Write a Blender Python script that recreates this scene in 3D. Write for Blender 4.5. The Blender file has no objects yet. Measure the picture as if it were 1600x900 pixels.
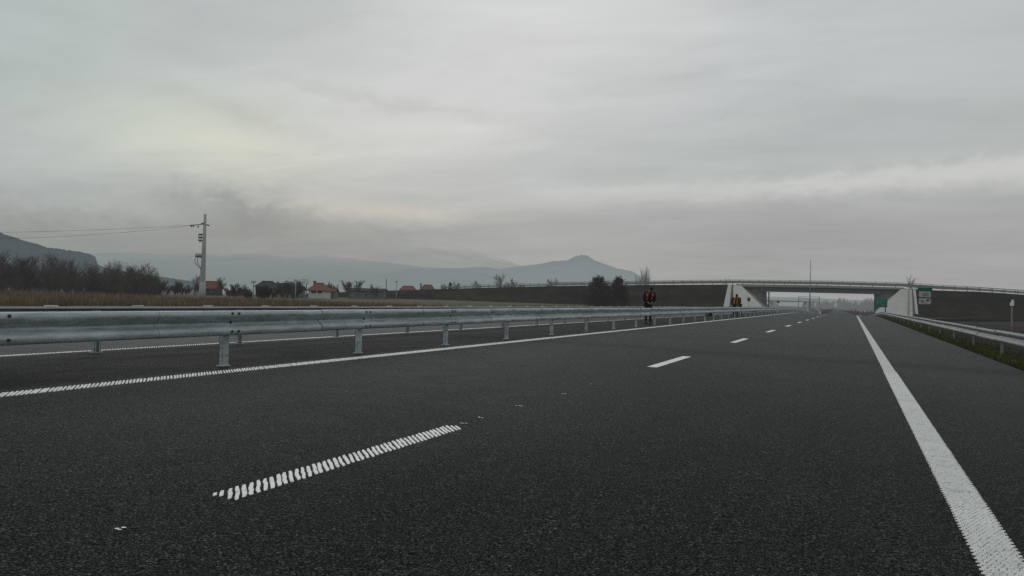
import bpy, bmesh, math, random
import numpy as np
from mathutils import Vector, Matrix, noise as mnoise
random.seed(11)
rng = np.random.default_rng(5)
S = bpy.context.scene
COL = S.collection
PI = math.pi

# ------------------------------------------------------------------ camera
F = 1300.0                       # focal length in pixels of a 1600 px wide frame
CROSS = 0.025                    # cross fall of each carriageway
CAM_H = 1.11
def _unit(v): v = np.array(v, float); return v / np.linalg.norm(v)
d1 = _unit((1331 - 800, 450 - 479, F))                    # where the road runs to (right, up, forward)
d2 = _unit((0 - 800, 450 - (479 - 0.045 * 1331), F))      # a second point of the road plane's horizon
N_ = np.cross(d1, d2); N_ = N_ / np.linalg.norm(N_)
if N_[1] < 0: N_ = -N_
Yw = np.array((0, 1, 0.)); Nw = _unit((CROSS, 0, 1))
A = np.stack([d1, N_, np.cross(d1, N_)], 1)
sgn = 1.0
B = np.stack([Yw, Nw, np.cross(Yw, Nw)], 1)
def rot_from(sg):
    A2 = A.copy(); A2[:, 2] *= sg
    return B @ A2.T                                       # camera (right, up, fwd) -> world
# (right, up, fwd) is left handed, the world right handed: flip accordingly
Rcw = rot_from(-1.0)
RIGHT, UP, FWD = Rcw[:, 0], Rcw[:, 1], Rcw[:, 2]
CAM = np.array((0, 0, CAM_H))
def ray(u, v):
    return _unit(RIGHT * (u - 800) / F + UP * (450 - v) / F + FWD)
def at_depth(u, v, zc):
    return CAM + zc * (RIGHT * (u - 800) / F + UP * (450 - v) / F + FWD)
def at_y(u, v, y):
    d = ray(u, v); return CAM + d * (y / d[1])
def at_x(u, v, x):
    d = ray(u, v); return CAM + d * (x / d[0])
def project(p):
    q = np.array(p, float) - CAM; z = q @ FWD
    return 800 + F * (q @ RIGHT) / z, 450 - F * (q @ UP) / z, z
cam = bpy.data.cameras.new('camera'); camo = bpy.data.objects.new('camera', cam); COL.objects.link(camo)
cam.sensor_fit = 'HORIZONTAL'; cam.sensor_width = 36; cam.lens = F / 1600 * 36
cam.clip_start = 0.05; cam.clip_end = 40000
M3 = Matrix(((RIGHT[0], UP[0], -FWD[0]), (RIGHT[1], UP[1], -FWD[1]), (RIGHT[2], UP[2], -FWD[2])))
camo.matrix_world = Matrix.Translation(CAM) @ M3.to_4x4()
S.camera = camo

# ------------------------------------------------------------------ materials
HAZE = (0.30, 0.325, 0.325)
def nd(nt, t, **kw):
    n = nt.nodes.new(t)
    for k, v in kw.items():
        if k.startswith('_'): setattr(n, k[1:], v)
    return n
def math_(nt, op, a, b=None, c=None, clamp=False):
    n = nt.nodes.new('ShaderNodeMath'); n.operation = op; n.use_clamp = clamp
    for i, x in enumerate((a, b, c)):
        if x is None: continue
        if isinstance(x, (int, float)): n.inputs[i].default_value = x
        else: nt.links.new(x, n.inputs[i])
    return n.outputs[0]
def mixc(nt, f, a, b, mode='MIX'):
    n = nt.nodes.new('ShaderNodeMix'); n.data_type = 'RGBA'; n.blend_type = mode
    for i, x in ((0, f), (6, a), (7, b)):
        if isinstance(x, (int, float)): n.inputs[i].default_value = x
        elif isinstance(x, tuple): n.inputs[i].default_value = (*x[:3], 1)
        else: nt.links.new(x, n.inputs[i])
    return n.outputs[2]
def ramp(nt, x, stops, interp='LINEAR'):
    n = nt.nodes.new('ShaderNodeValToRGB'); n.color_ramp.interpolation = interp
    e = n.color_ramp.elements
    while len(e) < len(stops): e.new(0.5)
    for i, (p, c) in enumerate(stops):
        e[i].position = p
        e[i].color = (c, c, c, 1) if isinstance(c, (int, float)) else (*c[:3], 1)
    nt.links.new(x, n.inputs[0]); return n.outputs[0]
def noise(nt, vec, scale, detail=3, rough=0.55, dist=0.0):
    n = nt.nodes.new('ShaderNodeTexNoise'); n.inputs['Scale'].default_value = scale
    n.inputs['Detail'].default_value = detail; n.inputs['Roughness'].default_value = rough
    n.inputs['Distortion'].default_value = dist
    if vec is not None: nt.links.new(vec, n.inputs['Vector'])
    return n.outputs['Fac']
def vscale(nt, vec, s):
    n = nt.nodes.new('ShaderNodeVectorMath'); n.operation = 'MULTIPLY'
    nt.links.new(vec, n.inputs[0]); n.inputs[1].default_value = s; return n.outputs[0]
def world_pos(nt): return nt.nodes.new('ShaderNodeNewGeometry').outputs['Position']
def new_mat(name):
    m = bpy.data.materials.new(name); m.use_nodes = True
    nt = m.node_tree; nt.nodes.clear(); return m, nt
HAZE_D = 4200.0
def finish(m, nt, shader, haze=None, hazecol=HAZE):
    """airlight that builds up with the distance of the place from the road by the camera (haze put into each material as a glow)"""
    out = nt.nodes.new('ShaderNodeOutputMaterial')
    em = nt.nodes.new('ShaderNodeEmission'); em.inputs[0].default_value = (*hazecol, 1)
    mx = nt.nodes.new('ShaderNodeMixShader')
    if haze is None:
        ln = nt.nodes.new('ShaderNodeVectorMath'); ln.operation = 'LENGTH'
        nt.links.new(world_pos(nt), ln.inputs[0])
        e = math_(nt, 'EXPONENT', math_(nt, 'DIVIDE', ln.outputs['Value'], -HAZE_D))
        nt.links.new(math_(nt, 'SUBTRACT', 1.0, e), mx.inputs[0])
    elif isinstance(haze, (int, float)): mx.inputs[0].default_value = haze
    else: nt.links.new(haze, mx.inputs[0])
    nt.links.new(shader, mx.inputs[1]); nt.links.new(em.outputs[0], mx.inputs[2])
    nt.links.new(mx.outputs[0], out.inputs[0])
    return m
def bsdf(nt, col, rough=0.8, metal=0.0, spec=0.3, bump=None, bstr=0.4, bdist=0.02):
    b = nt.nodes.new('ShaderNodeBsdfPrincipled')
    if isinstance(col, tuple): b.inputs['Base Color'].default_value = (*col[:3], 1)
    else: nt.links.new(col, b.inputs['Base Color'])
    if isinstance(rough, (int, float)): b.inputs['Roughness'].default_value = rough
    else: nt.links.new(rough, b.inputs['Roughness'])
    b.inputs['Metallic'].default_value = metal
    b.inputs['Specular IOR Level'].default_value = spec
    if bump is not None:
        bp = nt.nodes.new('ShaderNodeBump'); bp.inputs['Strength'].default_value = bstr
        bp.inputs['Distance'].default_value = bdist
        nt.links.new(bump, bp.inputs['Height']); nt.links.new(bp.outputs[0], b.inputs['Normal'])
    return b.outputs[0]
def simple(name, col, rough=0.8, metal=0.0, var=0.25, scale=3.0, spec=0.25, haze=None, bstr=0.0):
    m, nt = new_mat(name); p = world_pos(nt)
    f = noise(nt, p, scale, 4)
    c = mixc(nt, f, tuple(x * (1 - var) for x in col), tuple(min(1, x * (1 + var)) for x in col))
    f2 = noise(nt, p, scale * 9, 3)
    c = mixc(nt, math_(nt, 'MULTIPLY', f2, var), c, tuple(x * 0.55 for x in col))
    return finish(m, nt, bsdf(nt, c, rough, metal, spec, f2 if bstr else None, bstr), haze)

def asphalt():
    m, nt = new_mat('asphalt'); p = world_pos(nt)
    sx = nt.nodes.new('ShaderNodeSeparateXYZ'); nt.links.new(p, sx.inputs[0])
    fine = noise(nt, p, 105, 3, 0.75)
    vor = nt.nodes.new('ShaderNodeTexVoronoi'); vor.inputs['Scale'].default_value = 90
    nt.links.new(p, vor.inputs['Vector'])
    stone = nt.nodes.new('ShaderNodeSeparateColor'); nt.links.new(vor.outputs['Color'], stone.inputs[0])
    c = ramp(nt, fine, [(0.36, (0.003, 0.0033, 0.003)), (0.49, (0.026, 0.0275, 0.0262)), (0.60, (0.076, 0.080, 0.075)), (0.72, (0.17, 0.175, 0.168))])
    c2 = ramp(nt, stone.outputs[0], [(0.0, 0.25), (0.6, 0.85), (0.9, 1.5), (1.0, 3.0)])
    c = mixc(nt, 0.75, c, c2, 'MULTIPLY')
    # long soft streaks along the lanes and blotches
    st = noise(nt, vscale(nt, p, (0.9, 0.035, 1)), 1.0, 4)
    bl = noise(nt, vscale(nt, p, (0.5, 0.35, 1)), 1.0, 5)
    c = mixc(nt, 1.0, c, ramp(nt, st, [(0.3, 0.92), (0.7, 1.06)]), 'MULTIPLY')
    c = mixc(nt, 1.0, c, ramp(nt, bl, [(0.3, 0.82), (0.7, 1.12)]), 'MULTIPLY')
    # transverse damp bands
    tb = noise(nt, vscale(nt, p, (0.05, 0.22, 1)), 1.0, 4, 0.6, 0.4)
    c = mixc(nt, 1.0, c, ramp(nt, tb, [(0.34, 0.86), (0.45, 1.0), (0.8, 1.03)]), 'MULTIPLY')
    # the strip between the rails: darker, dirty
    dx = math_(nt, 'ABSOLUTE', math_(nt, 'ADD', sx.outputs[0], 8.86))
    med = math_(nt, 'SUBTRACT', 1.0, math_(nt, 'DIVIDE', math_(nt, 'SUBTRACT', dx, 1.62), 0.25, clamp=True), clamp=True)
    dn = noise(nt, vscale(nt, p, (1.3, 0.45, 1)), 1.0, 6, 0.65)
    dirt = mixc(nt, ramp(nt, dn, [(0.35, 0.0), (0.62, 1.0)]), (0.55, 0.535, 0.525), (1.25, 1.18, 1.12))
    c = mixc(nt, med, c, mixc(nt, 1.0, c, dirt, 'MULTIPLY'))
    # a damp seam across the lanes, and slightly polished wheel tracks
    ysh = math_(nt, 'ADD', sx.outputs[1], math_(nt, 'MULTIPLY', noise(nt, vscale(nt, p, (0.35, 0.0, 0)), 1.0, 3), 3.0))
    q = math_(nt, 'DIVIDE', math_(nt, 'SUBTRACT', ysh, 19.5), 0.9)
    seam = math_(nt, 'MULTIPLY', math_(nt, 'EXPONENT', math_(nt, 'MULTIPLY', math_(nt, 'MULTIPLY', q, q), -1.0)), 0.62)
    c = mixc(nt, seam, c, (0.008, 0.008, 0.008))
    # pale dust towards the outer kerb
    ro = ramp(nt, noise(nt, p, 2.2, 3), [(0.3, 0.50), (0.7, 0.62)])
    h = math_(nt, 'ADD', math_(nt, 'MULTIPLY', fine, 0.6), math_(nt, 'MULTIPLY', vor.outputs['Distance'], 0.5))
    df = nt.nodes.new('ShaderNodeBsdfDiffuse'); nt.links.new(c, df.inputs['Color']); df.inputs['Roughness'].default_value = 1.0
    bp = nt.nodes.new('ShaderNodeBump'); bp.inputs['Strength'].default_value = 0.8; bp.inputs['Distance'].default_value = 0.008
    nt.links.new(h, bp.inputs['Height']); nt.links.new(bp.outputs[0], df.inputs['Normal'])
    gl = nt.nodes.new('ShaderNodeBsdfGlossy'); nt.links.new(ro, gl.inputs['Roughness']); gl.inputs['Color'].default_value = (1, 1, 1, 1)
    lw = nt.nodes.new('ShaderNodeLayerWeight'); lw.inputs['Blend'].default_value = 0.5   # sheen at grazing angles only
    fr = math_(nt, 'MULTIPLY', math_(nt, 'POWER', lw.outputs['Facing'], 9.0), 0.125)
    fr = math_(nt, 'MULTIPLY', fr, math_(nt, 'MULTIPLY_ADD', med, -0.5, 1.0))
    fr = math_(nt, 'MULTIPLY', fr, ramp(nt, fine, [(0.36, 0.35), (0.64, 1.4)]))
    ms = nt.nodes.new('ShaderNodeMixShader'); nt.links.new(fr, ms.inputs[0]); nt.links.new(df.outputs[0], ms.inputs[1]); nt.links.new(gl.outputs[0], ms.inputs[2])
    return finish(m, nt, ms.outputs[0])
def paint(k=1.0):
    m, nt = new_mat('road_paint'); p = world_pos(nt)
    f = noise(nt, p, 30, 4, 0.7); g = noise(nt, p, 1.1, 3)
    f = math_(nt, 'MULTIPLY_ADD', noise(nt, p, 7.0, 4, 0.7), 0.5, math_(nt, 'MULTIPLY', f, 0.5))
    c = ramp(nt, f, [(0.34, (0.40 * k, 0.40 * k, 0.385 * k)), (0.45, (0.80 * k, 0.80 * k, 0.78 * k)), (0.8, (0.90 * k, 0.90 * k, 0.88 * k))])
    c = mixc(nt, 1.0, c, ramp(nt, g, [(0.3, 0.86), (0.7, 1.0)]), 'MULTIPLY')
    return finish(m, nt, bsdf(nt, c, 0.6, 0, 0.4, f, 0.3, 0.004))
def steel(name='galvanised_steel', tint=(0.43, 0.48, 0.495), metal=0.45, ro=0.5):
    m, nt = new_mat(name); p = world_pos(nt)
    f = noise(nt, vscale(nt, p, (1, 0.35, 2.2)), 7, 5, 0.65); g = noise(nt, p, 55, 3, 0.6); k = noise(nt, vscale(nt, p, (1, 0.12, 6)), 2.0, 4)
    c = mixc(nt, ramp(nt, f, [(0.32, 0.0), (0.68, 1.0)]), tuple(x * 0.60 for x in tint), tuple(min(1, x * 1.22) for x in tint))
    c = mixc(nt, ramp(nt, g, [(0.45, 0.0), (0.75, 0.45)]), c, tuple(x * 0.6 for x in tint))
    c = mixc(nt, ramp(nt, k, [(0.54, 0.0), (0.76, 0.4)]), c, (0.17, 0.165, 0.16))
    big = noise(nt, vscale(nt, p, (1, 0.5, 1.5)), 1.3, 4)
    c = mixc(nt, 1.0, c, ramp(nt, big, [(0.32, 0.86), (0.65, 1.06)]), 'MULTIPLY')
    r = ramp(nt, f, [(0.3, ro - 0.06), (0.7, ro + 0.16)])
    return finish(m, nt, bsdf(nt, c, r, metal, 0.5, g, 0.12, 0.004))
def ground_mat():
    m, nt = new_mat('ground_soil_and_grass'); p = world_pos(nt)
    sx = nt.nodes.new('ShaderNodeSeparateXYZ'); nt.links.new(p, sx.inputs[0])
    f = noise(nt, p, 0.35, 6, 0.65); g = noise(nt, p, 6, 5, 0.7); big = noise(nt, vscale(nt, p, (0.02, 0.05, 1)), 1, 4)
    dry = mixc(nt, ramp(nt, f, [(0.35, 0.0), (0.65, 1.0)]), (0.075, 0.065, 0.036), (0.165, 0.125, 0.065))
    dry = mixc(nt, ramp(nt, big, [(0.4, 0.0), (0.6, 0.7)]), dry, (0.055, 0.062, 0.033))
    soil = mixc(nt, ramp(nt, g, [(0.3, 0.0), (0.7, 1.0)]), (0.010, 0.0085, 0.008), (0.038, 0.032, 0.028))
    soil = mixc(nt, ramp(nt, f, [(0.48, 0.0), (0.72, 0.55)]), soil, (0.052, 0.050, 0.028))
    side = math_(nt, 'MULTIPLY_ADD', sx.outputs[0], 0.25, 3.0, clamp=True)
    c = mixc(nt, side, dry, soil)
    c = mixc(nt, 1.0, c, ramp(nt, g, [(0.25, 0.65), (0.75, 1.2)]), 'MULTIPLY')
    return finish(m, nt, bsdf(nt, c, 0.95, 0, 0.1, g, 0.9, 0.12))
def embank_mat():
    m, nt = new_mat('embankment_soil'); p = world_pos(nt)
    f = noise(nt, p, 0.30, 6, 0.65); g = noise(nt, p, 2.4, 6, 0.75); w = noise(nt, vscale(nt, p, (0.05, 0.05, 0.5)), 1, 6, 0.7)
    c = mixc(nt, ramp(nt, g, [(0.3, 0.0), (0.72, 1.0)]), (0.006, 0.0048, 0.0044), (0.054, 0.042, 0.034))
    c = mixc(nt, ramp(nt, f, [(0.45, 0.0), (0.68, 0.7)]), c, (0.030, 0.030, 0.018))
    c = mixc(nt, 1.0, c, ramp(nt, w, [(0.34, 0.35), (0.68, 1.7)]), 'MULTIPLY')
    return finish(m, nt, bsdf(nt, c, 0.97, 0, 0.06, g, 1.0, 0.3))
def hill_mat(name, col, haze, top=None):
    m, nt = new_mat(name); p = world_pos(nt)
    sx = nt.nodes.new('ShaderNodeSeparateXYZ'); nt.links.new(p, sx.inputs[0])
    f = noise(nt, p, 0.012, 7, 0.7); g = noise(nt, p, 0.10, 4, 0.7)
    c = mixc(nt, ramp(nt, f, [(0.35, 0.0), (0.65, 1.0)]), tuple(x * 0.5 for x in col), tuple(x * 1.5 for x in col))
    c = mixc(nt, 1.0, c, ramp(nt, g, [(0.3, 0.6), (0.7, 1.35)]), 'MULTIPLY')
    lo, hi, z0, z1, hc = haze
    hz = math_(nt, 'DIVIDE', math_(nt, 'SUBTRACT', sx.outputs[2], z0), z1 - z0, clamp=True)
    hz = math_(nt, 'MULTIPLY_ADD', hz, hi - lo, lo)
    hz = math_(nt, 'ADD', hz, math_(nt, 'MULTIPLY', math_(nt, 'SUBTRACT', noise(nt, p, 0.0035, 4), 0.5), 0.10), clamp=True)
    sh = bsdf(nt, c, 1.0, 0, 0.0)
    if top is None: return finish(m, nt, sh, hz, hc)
    em = nt.nodes.new('ShaderNodeEmission'); em.inputs[0].default_value = (*hc, 1)  # haze over the hill, painted as a glow in its material
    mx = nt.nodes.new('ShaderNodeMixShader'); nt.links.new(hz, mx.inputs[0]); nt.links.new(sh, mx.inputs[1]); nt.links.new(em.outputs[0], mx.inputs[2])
    t0, t1, amax = top                                     # the summit fades into the cloud sitting on it
    zz = math_(nt, 'ADD', sx.outputs[2], math_(nt, 'MULTIPLY', math_(nt, 'SUBTRACT', noise(nt, p, 0.0018, 5, 0.6), 0.5), (t1 - t0) * 1.6))
    a = math_(nt, 'DIVIDE', math_(nt, 'SUBTRACT', zz, t0), t1 - t0, clamp=True)
    a = math_(nt, 'MULTIPLY_ADD', a, amax, 1 - amax)
    tr = nt.nodes.new('ShaderNodeBsdfTransparent'); m2 = nt.nodes.new('ShaderNodeMixShader')
    nt.links.new(a, m2.inputs[0]); nt.links.new(mx.outputs[0], m2.inputs[1]); nt.links.new(tr.outputs[0], m2.inputs[2])
    out = nt.nodes.new('ShaderNodeOutputMaterial'); nt.links.new(m2.outputs[0], out.inputs[0])
    return m
def veg(name, cols, rough=0.9, haze=None):
    m, nt = new_mat(name)
    a = nt.nodes.new('ShaderNodeNewGeometry')
    n = nt.nodes.new('ShaderNodeValToRGB'); e = n.color_ramp.elements
    while len(e) < len(cols): e.new(0.5)
    for i, c in enumerate(cols): e[i].position = i / (len(cols) - 1); e[i].color = (*c, 1)
    nt.links.new(a.outputs['Random Per Island'], n.inputs[0])
    f = noise(nt, a.outputs['Position'], 0.25, 4)
    c = mixc(nt, 1.0, n.outputs[0], ramp(nt, f, [(0.3, 0.65), (0.7, 1.3)]), 'MULTIPLY')
    return finish(m, nt, bsdf(nt, c, rough, 0, 0.1), haze)

def stained(name, col):
    m, nt = new_mat(name); p = world_pos(nt)
    f = noise(nt, p, 0.5, 5, 0.6); st = noise(nt, vscale(nt, p, (1.6, 0.5, 0.10)), 1.0, 5, 0.65); g = noise(nt, p, 5, 4)
    c = mixc(nt, f, tuple(x * .82 for x in col), tuple(x * 1.12 for x in col))
    c = mixc(nt, ramp(nt, st, [(0.55, 0.0), (0.80, 0.22)]), c, tuple(x * .55 for x in col))
    br_ = nt.nodes.new('ShaderNodeTexBrick'); br_.inputs['Scale'].default_value = 1.0; br_.inputs['Mortar Size'].default_value = 0.035
    br_.inputs['Brick Width'].default_value = 2.4; br_.inputs['Row Height'].default_value = 1.5; br_.offset = 0.0
    cx_ = nt.nodes.new('ShaderNodeSeparateXYZ'); nt.links.new(p, cx_.inputs[0]); cc = nt.nodes.new('ShaderNodeCombineXYZ')
    nt.links.new(cx_.outputs[0], cc.inputs[0]); nt.links.new(cx_.outputs[2], cc.inputs[1]); nt.links.new(cc.outputs[0], br_.inputs['Vector'])
    c = mixc(nt, math_(nt, 'MULTIPLY', br_.outputs['Fac'], 0.18), c, tuple(x * .45 for x in col))
    return finish(m, nt, bsdf(nt, c, 0.9, 0, 0.2, g, 0.15, 0.02))
MAT = dict(
    asphalt=asphalt(), paint=paint(), paint_darker=paint(0.70), steel=steel(), steel_post=steel('post_steel', (0.46, 0.51, 0.52), 0.45, 0.55),
    steel_far=steel('pale_rail_steel', (0.25, 0.27, 0.27), 0.4, 0.55), steel_dull=steel('dull_rail_steel', (0.24, 0.27, 0.28), 0.3, 0.65),
    ground=ground_mat(), embank=embank_mat(),
    concrete=stained('pale_concrete', (0.46, 0.45, 0.42)), fascia=stained('fascia_concrete', (0.25, 0.26, 0.265)),
    concrete_dark=simple('shaded_concrete', (0.21, 0.215, 0.21), 0.9, 0, 0.15, 0.7),  # darker concrete: shade under the deck put into its colour
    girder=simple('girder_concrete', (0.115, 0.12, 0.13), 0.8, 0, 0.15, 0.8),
    groove=simple('drain_groove', (0.06, 0.06, 0.058), 0.95, 0, 0.2, 2),
    pole=simple('pole_concrete', (0.33, 0.34, 0.335), 0.9, 0, 0.12, 2.5, bstr=0.2),
    dark_metal=simple('dark_metal', (0.045, 0.05, 0.055), 0.6, 0.3, 0.2, 4),
    grey_metal=simple('grey_metal', (0.20, 0.21, 0.21), 0.6, 0.2, 0.2, 3),
    black=simple('black_rubber', (0.012, 0.012, 0.013), 0.6, 0, 0.2, 6),
    white=simple('white_sheet', (0.78, 0.79, 0.78), 0.6, 0, 0.06, 4),
    sign_grey=simple('sign_white', (0.40, 0.41, 0.40), 0.5, 0, 0.06, 4),
    green=simple('sign_green', (0.006, 0.125, 0.085), 0.5, 0, 0.1, 2),
    green_pale=simple('sign_mark_green', (0.09, 0.29, 0.28), 0.5, 0, 0.1, 2),
    wire=simple('wire_black', (0.02, 0.02, 0.022), 0.6, 0, 0.1, 1),
    roof_red=simple('red_tile', (0.145, 0.052, 0.040), 0.9, 0, 0.3, 1.2),
    roof_orange=simple('orange_tile', (0.17, 0.064, 0.043), 0.9, 0, 0.3, 1.2),
    roof_brown=simple('brown_tile', (0.10, 0.054, 0.042), 0.9, 0, 0.3, 1.2),
    roof_dark=simple('dark_roofing', (0.022, 0.017, 0.016), 0.9, 0, 0.3, 1.0),
    wall_white=simple('whitewash', (0.52, 0.53, 0.50), 0.9, 0, 0.12, 1.0),
    wall_dark=simple('timber_wall', (0.045, 0.05, 0.055), 0.9, 0, 0.25, 1.5),
    wall_grey=simple('grey_render', (0.14, 0.145, 0.14), 0.9, 0, 0.2, 1.0),
    glass=simple('window_glass', (0.02, 0.025, 0.03), 0.15, 0, 0.1, 1, spec=0.5),
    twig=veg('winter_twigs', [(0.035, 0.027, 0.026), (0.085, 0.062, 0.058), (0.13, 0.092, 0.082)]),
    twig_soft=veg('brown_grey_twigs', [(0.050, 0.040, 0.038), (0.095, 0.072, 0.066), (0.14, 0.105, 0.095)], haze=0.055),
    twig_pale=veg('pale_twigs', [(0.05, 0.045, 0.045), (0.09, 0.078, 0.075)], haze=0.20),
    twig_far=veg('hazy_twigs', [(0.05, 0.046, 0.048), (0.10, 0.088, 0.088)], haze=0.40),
    needle=veg('dark_foliage', [(0.018, 0.015, 0.0135), (0.038, 0.029, 0.026), (0.066, 0.046, 0.041)]),
    drygrass=veg('dry_grass', [(0.10, 0.080, 0.053), (0.18, 0.144, 0.092), (0.27, 0.212, 0.132), (0.14, 0.096, 0.062), (0.085, 0.082, 0.05)]),
    edge_grass=veg('dark_edge_grass', [(0.014, 0.017, 0.010), (0.028, 0.030, 0.017), (0.038, 0.034, 0.021)]),
    tuft=veg('bank_weeds', [(0.018, 0.015, 0.012), (0.040, 0.034, 0.026), (0.062, 0.054, 0.038), (0.034, 0.036, 0.020)]),
    verge=veg('verge_grass', [(0.040, 0.055, 0.018), (0.080, 0.092, 0.026), (0.115, 0.112, 0.034), (0.072, 0.058, 0.032), (0.045, 0.038, 0.026)]),
    skin=simple('skin', (0.38, 0.22, 0.16), 0.6, 0, 0.1, 5),
    cloth_black=simple('black_jacket', (0.010, 0.011, 0.012), 0.9, 0, 0.3, 8),
    cloth_green=simple('dark_green_cap', (0.012, 0.022, 0.020), 0.9, 0, 0.3, 8),
    cloth_brown=simple('brown_trousers', (0.030, 0.024, 0.020), 0.95, 0, 0.3, 8),
    cloth_navy=simple('navy_trousers', (0.013, 0.015, 0.022), 0.95, 0, 0.3, 8),
    vest_orange=simple('orange_vest', (0.60, 0.062, 0.035), 0.7, 0, 0.12, 6),
    vest_red=simple('red_vest', (0.12, 0.030, 0.027), 0.7, 0, 0.2, 6),
    vest_yellow=simple('yellow_orange_vest', (0.42, 0.12, 0.035), 0.7, 0, 0.15, 6),
    reflect=simple('reflective_tape', (0.52, 0.30, 0.16), 0.5, 0, 0.1, 5),
)

# ------------------------------------------------------------------ mesh helpers
class MB:
    def __init__(s): s.v = []; s.f = []
    def add(s, vs, fs):
        o = len(s.v); s.v += [tuple(map(float, p)) for p in vs]; s.f += [tuple(i + o for i in f) for f in fs]; return s
    def box(s, c, size, rz=0.0, taper=1.0):
        x, y, z = (q / 2 for q in size); cs, sn = math.cos(rz), math.sin(rz); vs = []
        for dz, t in ((-z, 1.0), (z, taper)):
            for dx, dy in ((-x, -y), (x, -y), (x, y), (-x, y)):
                dx, dy = dx * t, dy * t
                vs.append((c[0] + dx * cs - dy * sn, c[1] + dx * sn + dy * cs, c[2] + dz))
        return s.add(vs, [(3, 2, 1, 0), (4, 5, 6, 7), (0, 1, 5, 4), (1, 2, 6, 5), (2, 3, 7, 6), (3, 0, 4, 7)])
    def tube(s, pts, rad, n=6, cap=True):
        pts = [Vector(p) for p in pts]
        if isinstance(rad, (int, float)): rad = [rad] * len(pts)
        vs = []; fs = []
        for i, p in enumerate(pts):
            t = (pts[min(i + 1, len(pts) - 1)] - pts[max(i - 1, 0)]).normalized()
            a = t.cross(Vector((0, 0, 1)) if abs(t.z) < 0.95 else Vector((1, 0, 0))).normalized(); b = t.cross(a)
            for k in range(n):
                an = 2 * PI * k / n
                vs.append(p + (a * math.cos(an) + b * math.sin(an)) * rad[i])
        for i in range(len(pts) - 1):
            for k in range(n):
                k2 = (k + 1) % n; fs.append((i * n + k, i * n + k2, (i + 1) * n + k2, (i + 1) * n + k))
        if cap:
            fs.append(tuple(range(n - 1, -1, -1))); fs.append(tuple((len(pts) - 1) * n + k for k in range(n)))
        return s.add(vs, fs)
    def prism(s, poly, depth):        # poly: list of 3d points (planar), depth: 3d vector
        n = len(poly); d = Vector(depth); P = [Vector(p) for p in poly]
        vs = P + [p + d for p in P]
        fs = [tuple(range(n)), tuple(range(2 * n - 1, n - 1, -1))]
        for i in range(n): j = (i + 1) % n; fs.append((j, i, i + n, j + n))
        return s.add(vs, fs)
    def ball(s, c, r, nu=10, nv=7):
        if isinstance(r, (int, float)): r = (r, r, r)
        vs = [(c[0], c[1], c[2] - r[2])]; fs = []
        for j in range(1, nv):
            t = -PI / 2 + PI * j / nv
            for i in range(nu):
                a = 2 * PI * i / nu
                vs.append((c[0] + r[0] * math.cos(t) * math.cos(a), c[1] + r[1] * math.cos(t) * math.sin(a), c[2] + r[2] * math.sin(t)))
        vs.append((c[0], c[1], c[2] + r[2])); top = len(vs) - 1
        for i in range(nu): fs.append((0, 1 + (i + 1) % nu, 1 + i))
        for j in range(nv - 2):
            for i in range(nu):
                a = 1 + j * nu; fs.append((a + i, a + (i + 1) % nu, a + nu + (i + 1) % nu, a + nu + i))
        a = 1 + (nv - 2) * nu
        for i in range(nu): fs.append((a + i, a + (i + 1) % nu, top))
        return s.add(vs, fs)
    def build(s, name, mat, parent=None, smooth=False, fix=True):
        me = bpy.data.meshes.new(name); me.from_pydata(s.v, [], s.f); me.update()
        if fix and len(s.f) < 20000:
            bm = bmesh.new(); bm.from_mesh(me); bmesh.ops.recalc_face_normals(bm, faces=bm.faces); bm.to_mesh(me); bm.free()
        if smooth: me.polygons.foreach_set('use_smooth', [True] * len(me.polygons))
        me.materials.append(mat)
        o = bpy.data.objects.new(name, me); COL.objects.link(o)
        if parent is not None: o.parent = parent
        return o
def tag(o, label=None, cat=None, group=None, kind=None):
    if label: o['label'] = label
    if cat: o['category'] = cat
    if group: o['group'] = group
    if kind: o['kind'] = kind
    return o
def thing(name, loc, label, cat, group=None, rz=0.0):
    o = bpy.data.objects.new(name, None); COL.objects.link(o); o.location = tuple(map(float, loc)); o.rotation_euler = (0, 0, rz)
    o.empty_display_size = 0.3
    return tag(o, label, cat, group)
def sub(p, loc): return tuple(float(a - b) for a, b in zip(p, loc))

# ------------------------------------------------------------------ terrain functions
XM = -8.86
def lerp(a, b, t): return a + (b - a) * t
def sstep(a, b, x):
    t = min(1, max(0, (x - a) / (b - a))); return t * t * (3 - 2 * t)
def road_z(y):
    z = -1.75 * sstep(105, 235, y)
    return z + 1.35 * sstep(235, 420, y)
def road_x(y):
    return 0.0 if y < 150 else -((y - 150) ** 2) / 7600.0 if y < 500 else -((350) ** 2) / 7600.0 - (y - 500) * 0.0921
def road_h(x, y):                 # surface height at lateral offset x (road frame)
    return road_z(y) + (-CROSS * x if x > XM else -CROSS * XM - CROSS * (XM - x))
def ground_h(x, y):
    r = x - road_x(y)
    zr = road_z(y)
    edge_r, edge_l = road_h(3.3, y), road_h(-20.9, y)
    far = lerp(-0.2, -0.5, sstep(300, 600, y))
    if r > 3.3:
        z = lerp(edge_r - 0.05, min(far, edge_r) - 0.75, sstep(4.4, 9.0, r))
        z = lerp(z, far - 0.3, sstep(20, 90, r))
    elif r < -20.9:
        z = lerp(edge_l - 0.06, far - 0.10, sstep(22.5, 34, -r))
        z = lerp(z, 0.25, sstep(60, 150, -r) * (1 - sstep(300, 600, y)))
    else:
        z = road_h(r, y) - 0.35
    if abs(r - XM) > 11.7 and (abs(x) > 9 or y > 3):
        k = sstep(11.7, 17, abs(r - XM))
        z += 0.13 * k * mnoise.noise(Vector((x * 0.11, y * 0.11, 0))) + 0.07 * k * mnoise.noise(Vector((x * 0.6, y * 0.6, 3)))
    return z

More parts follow.
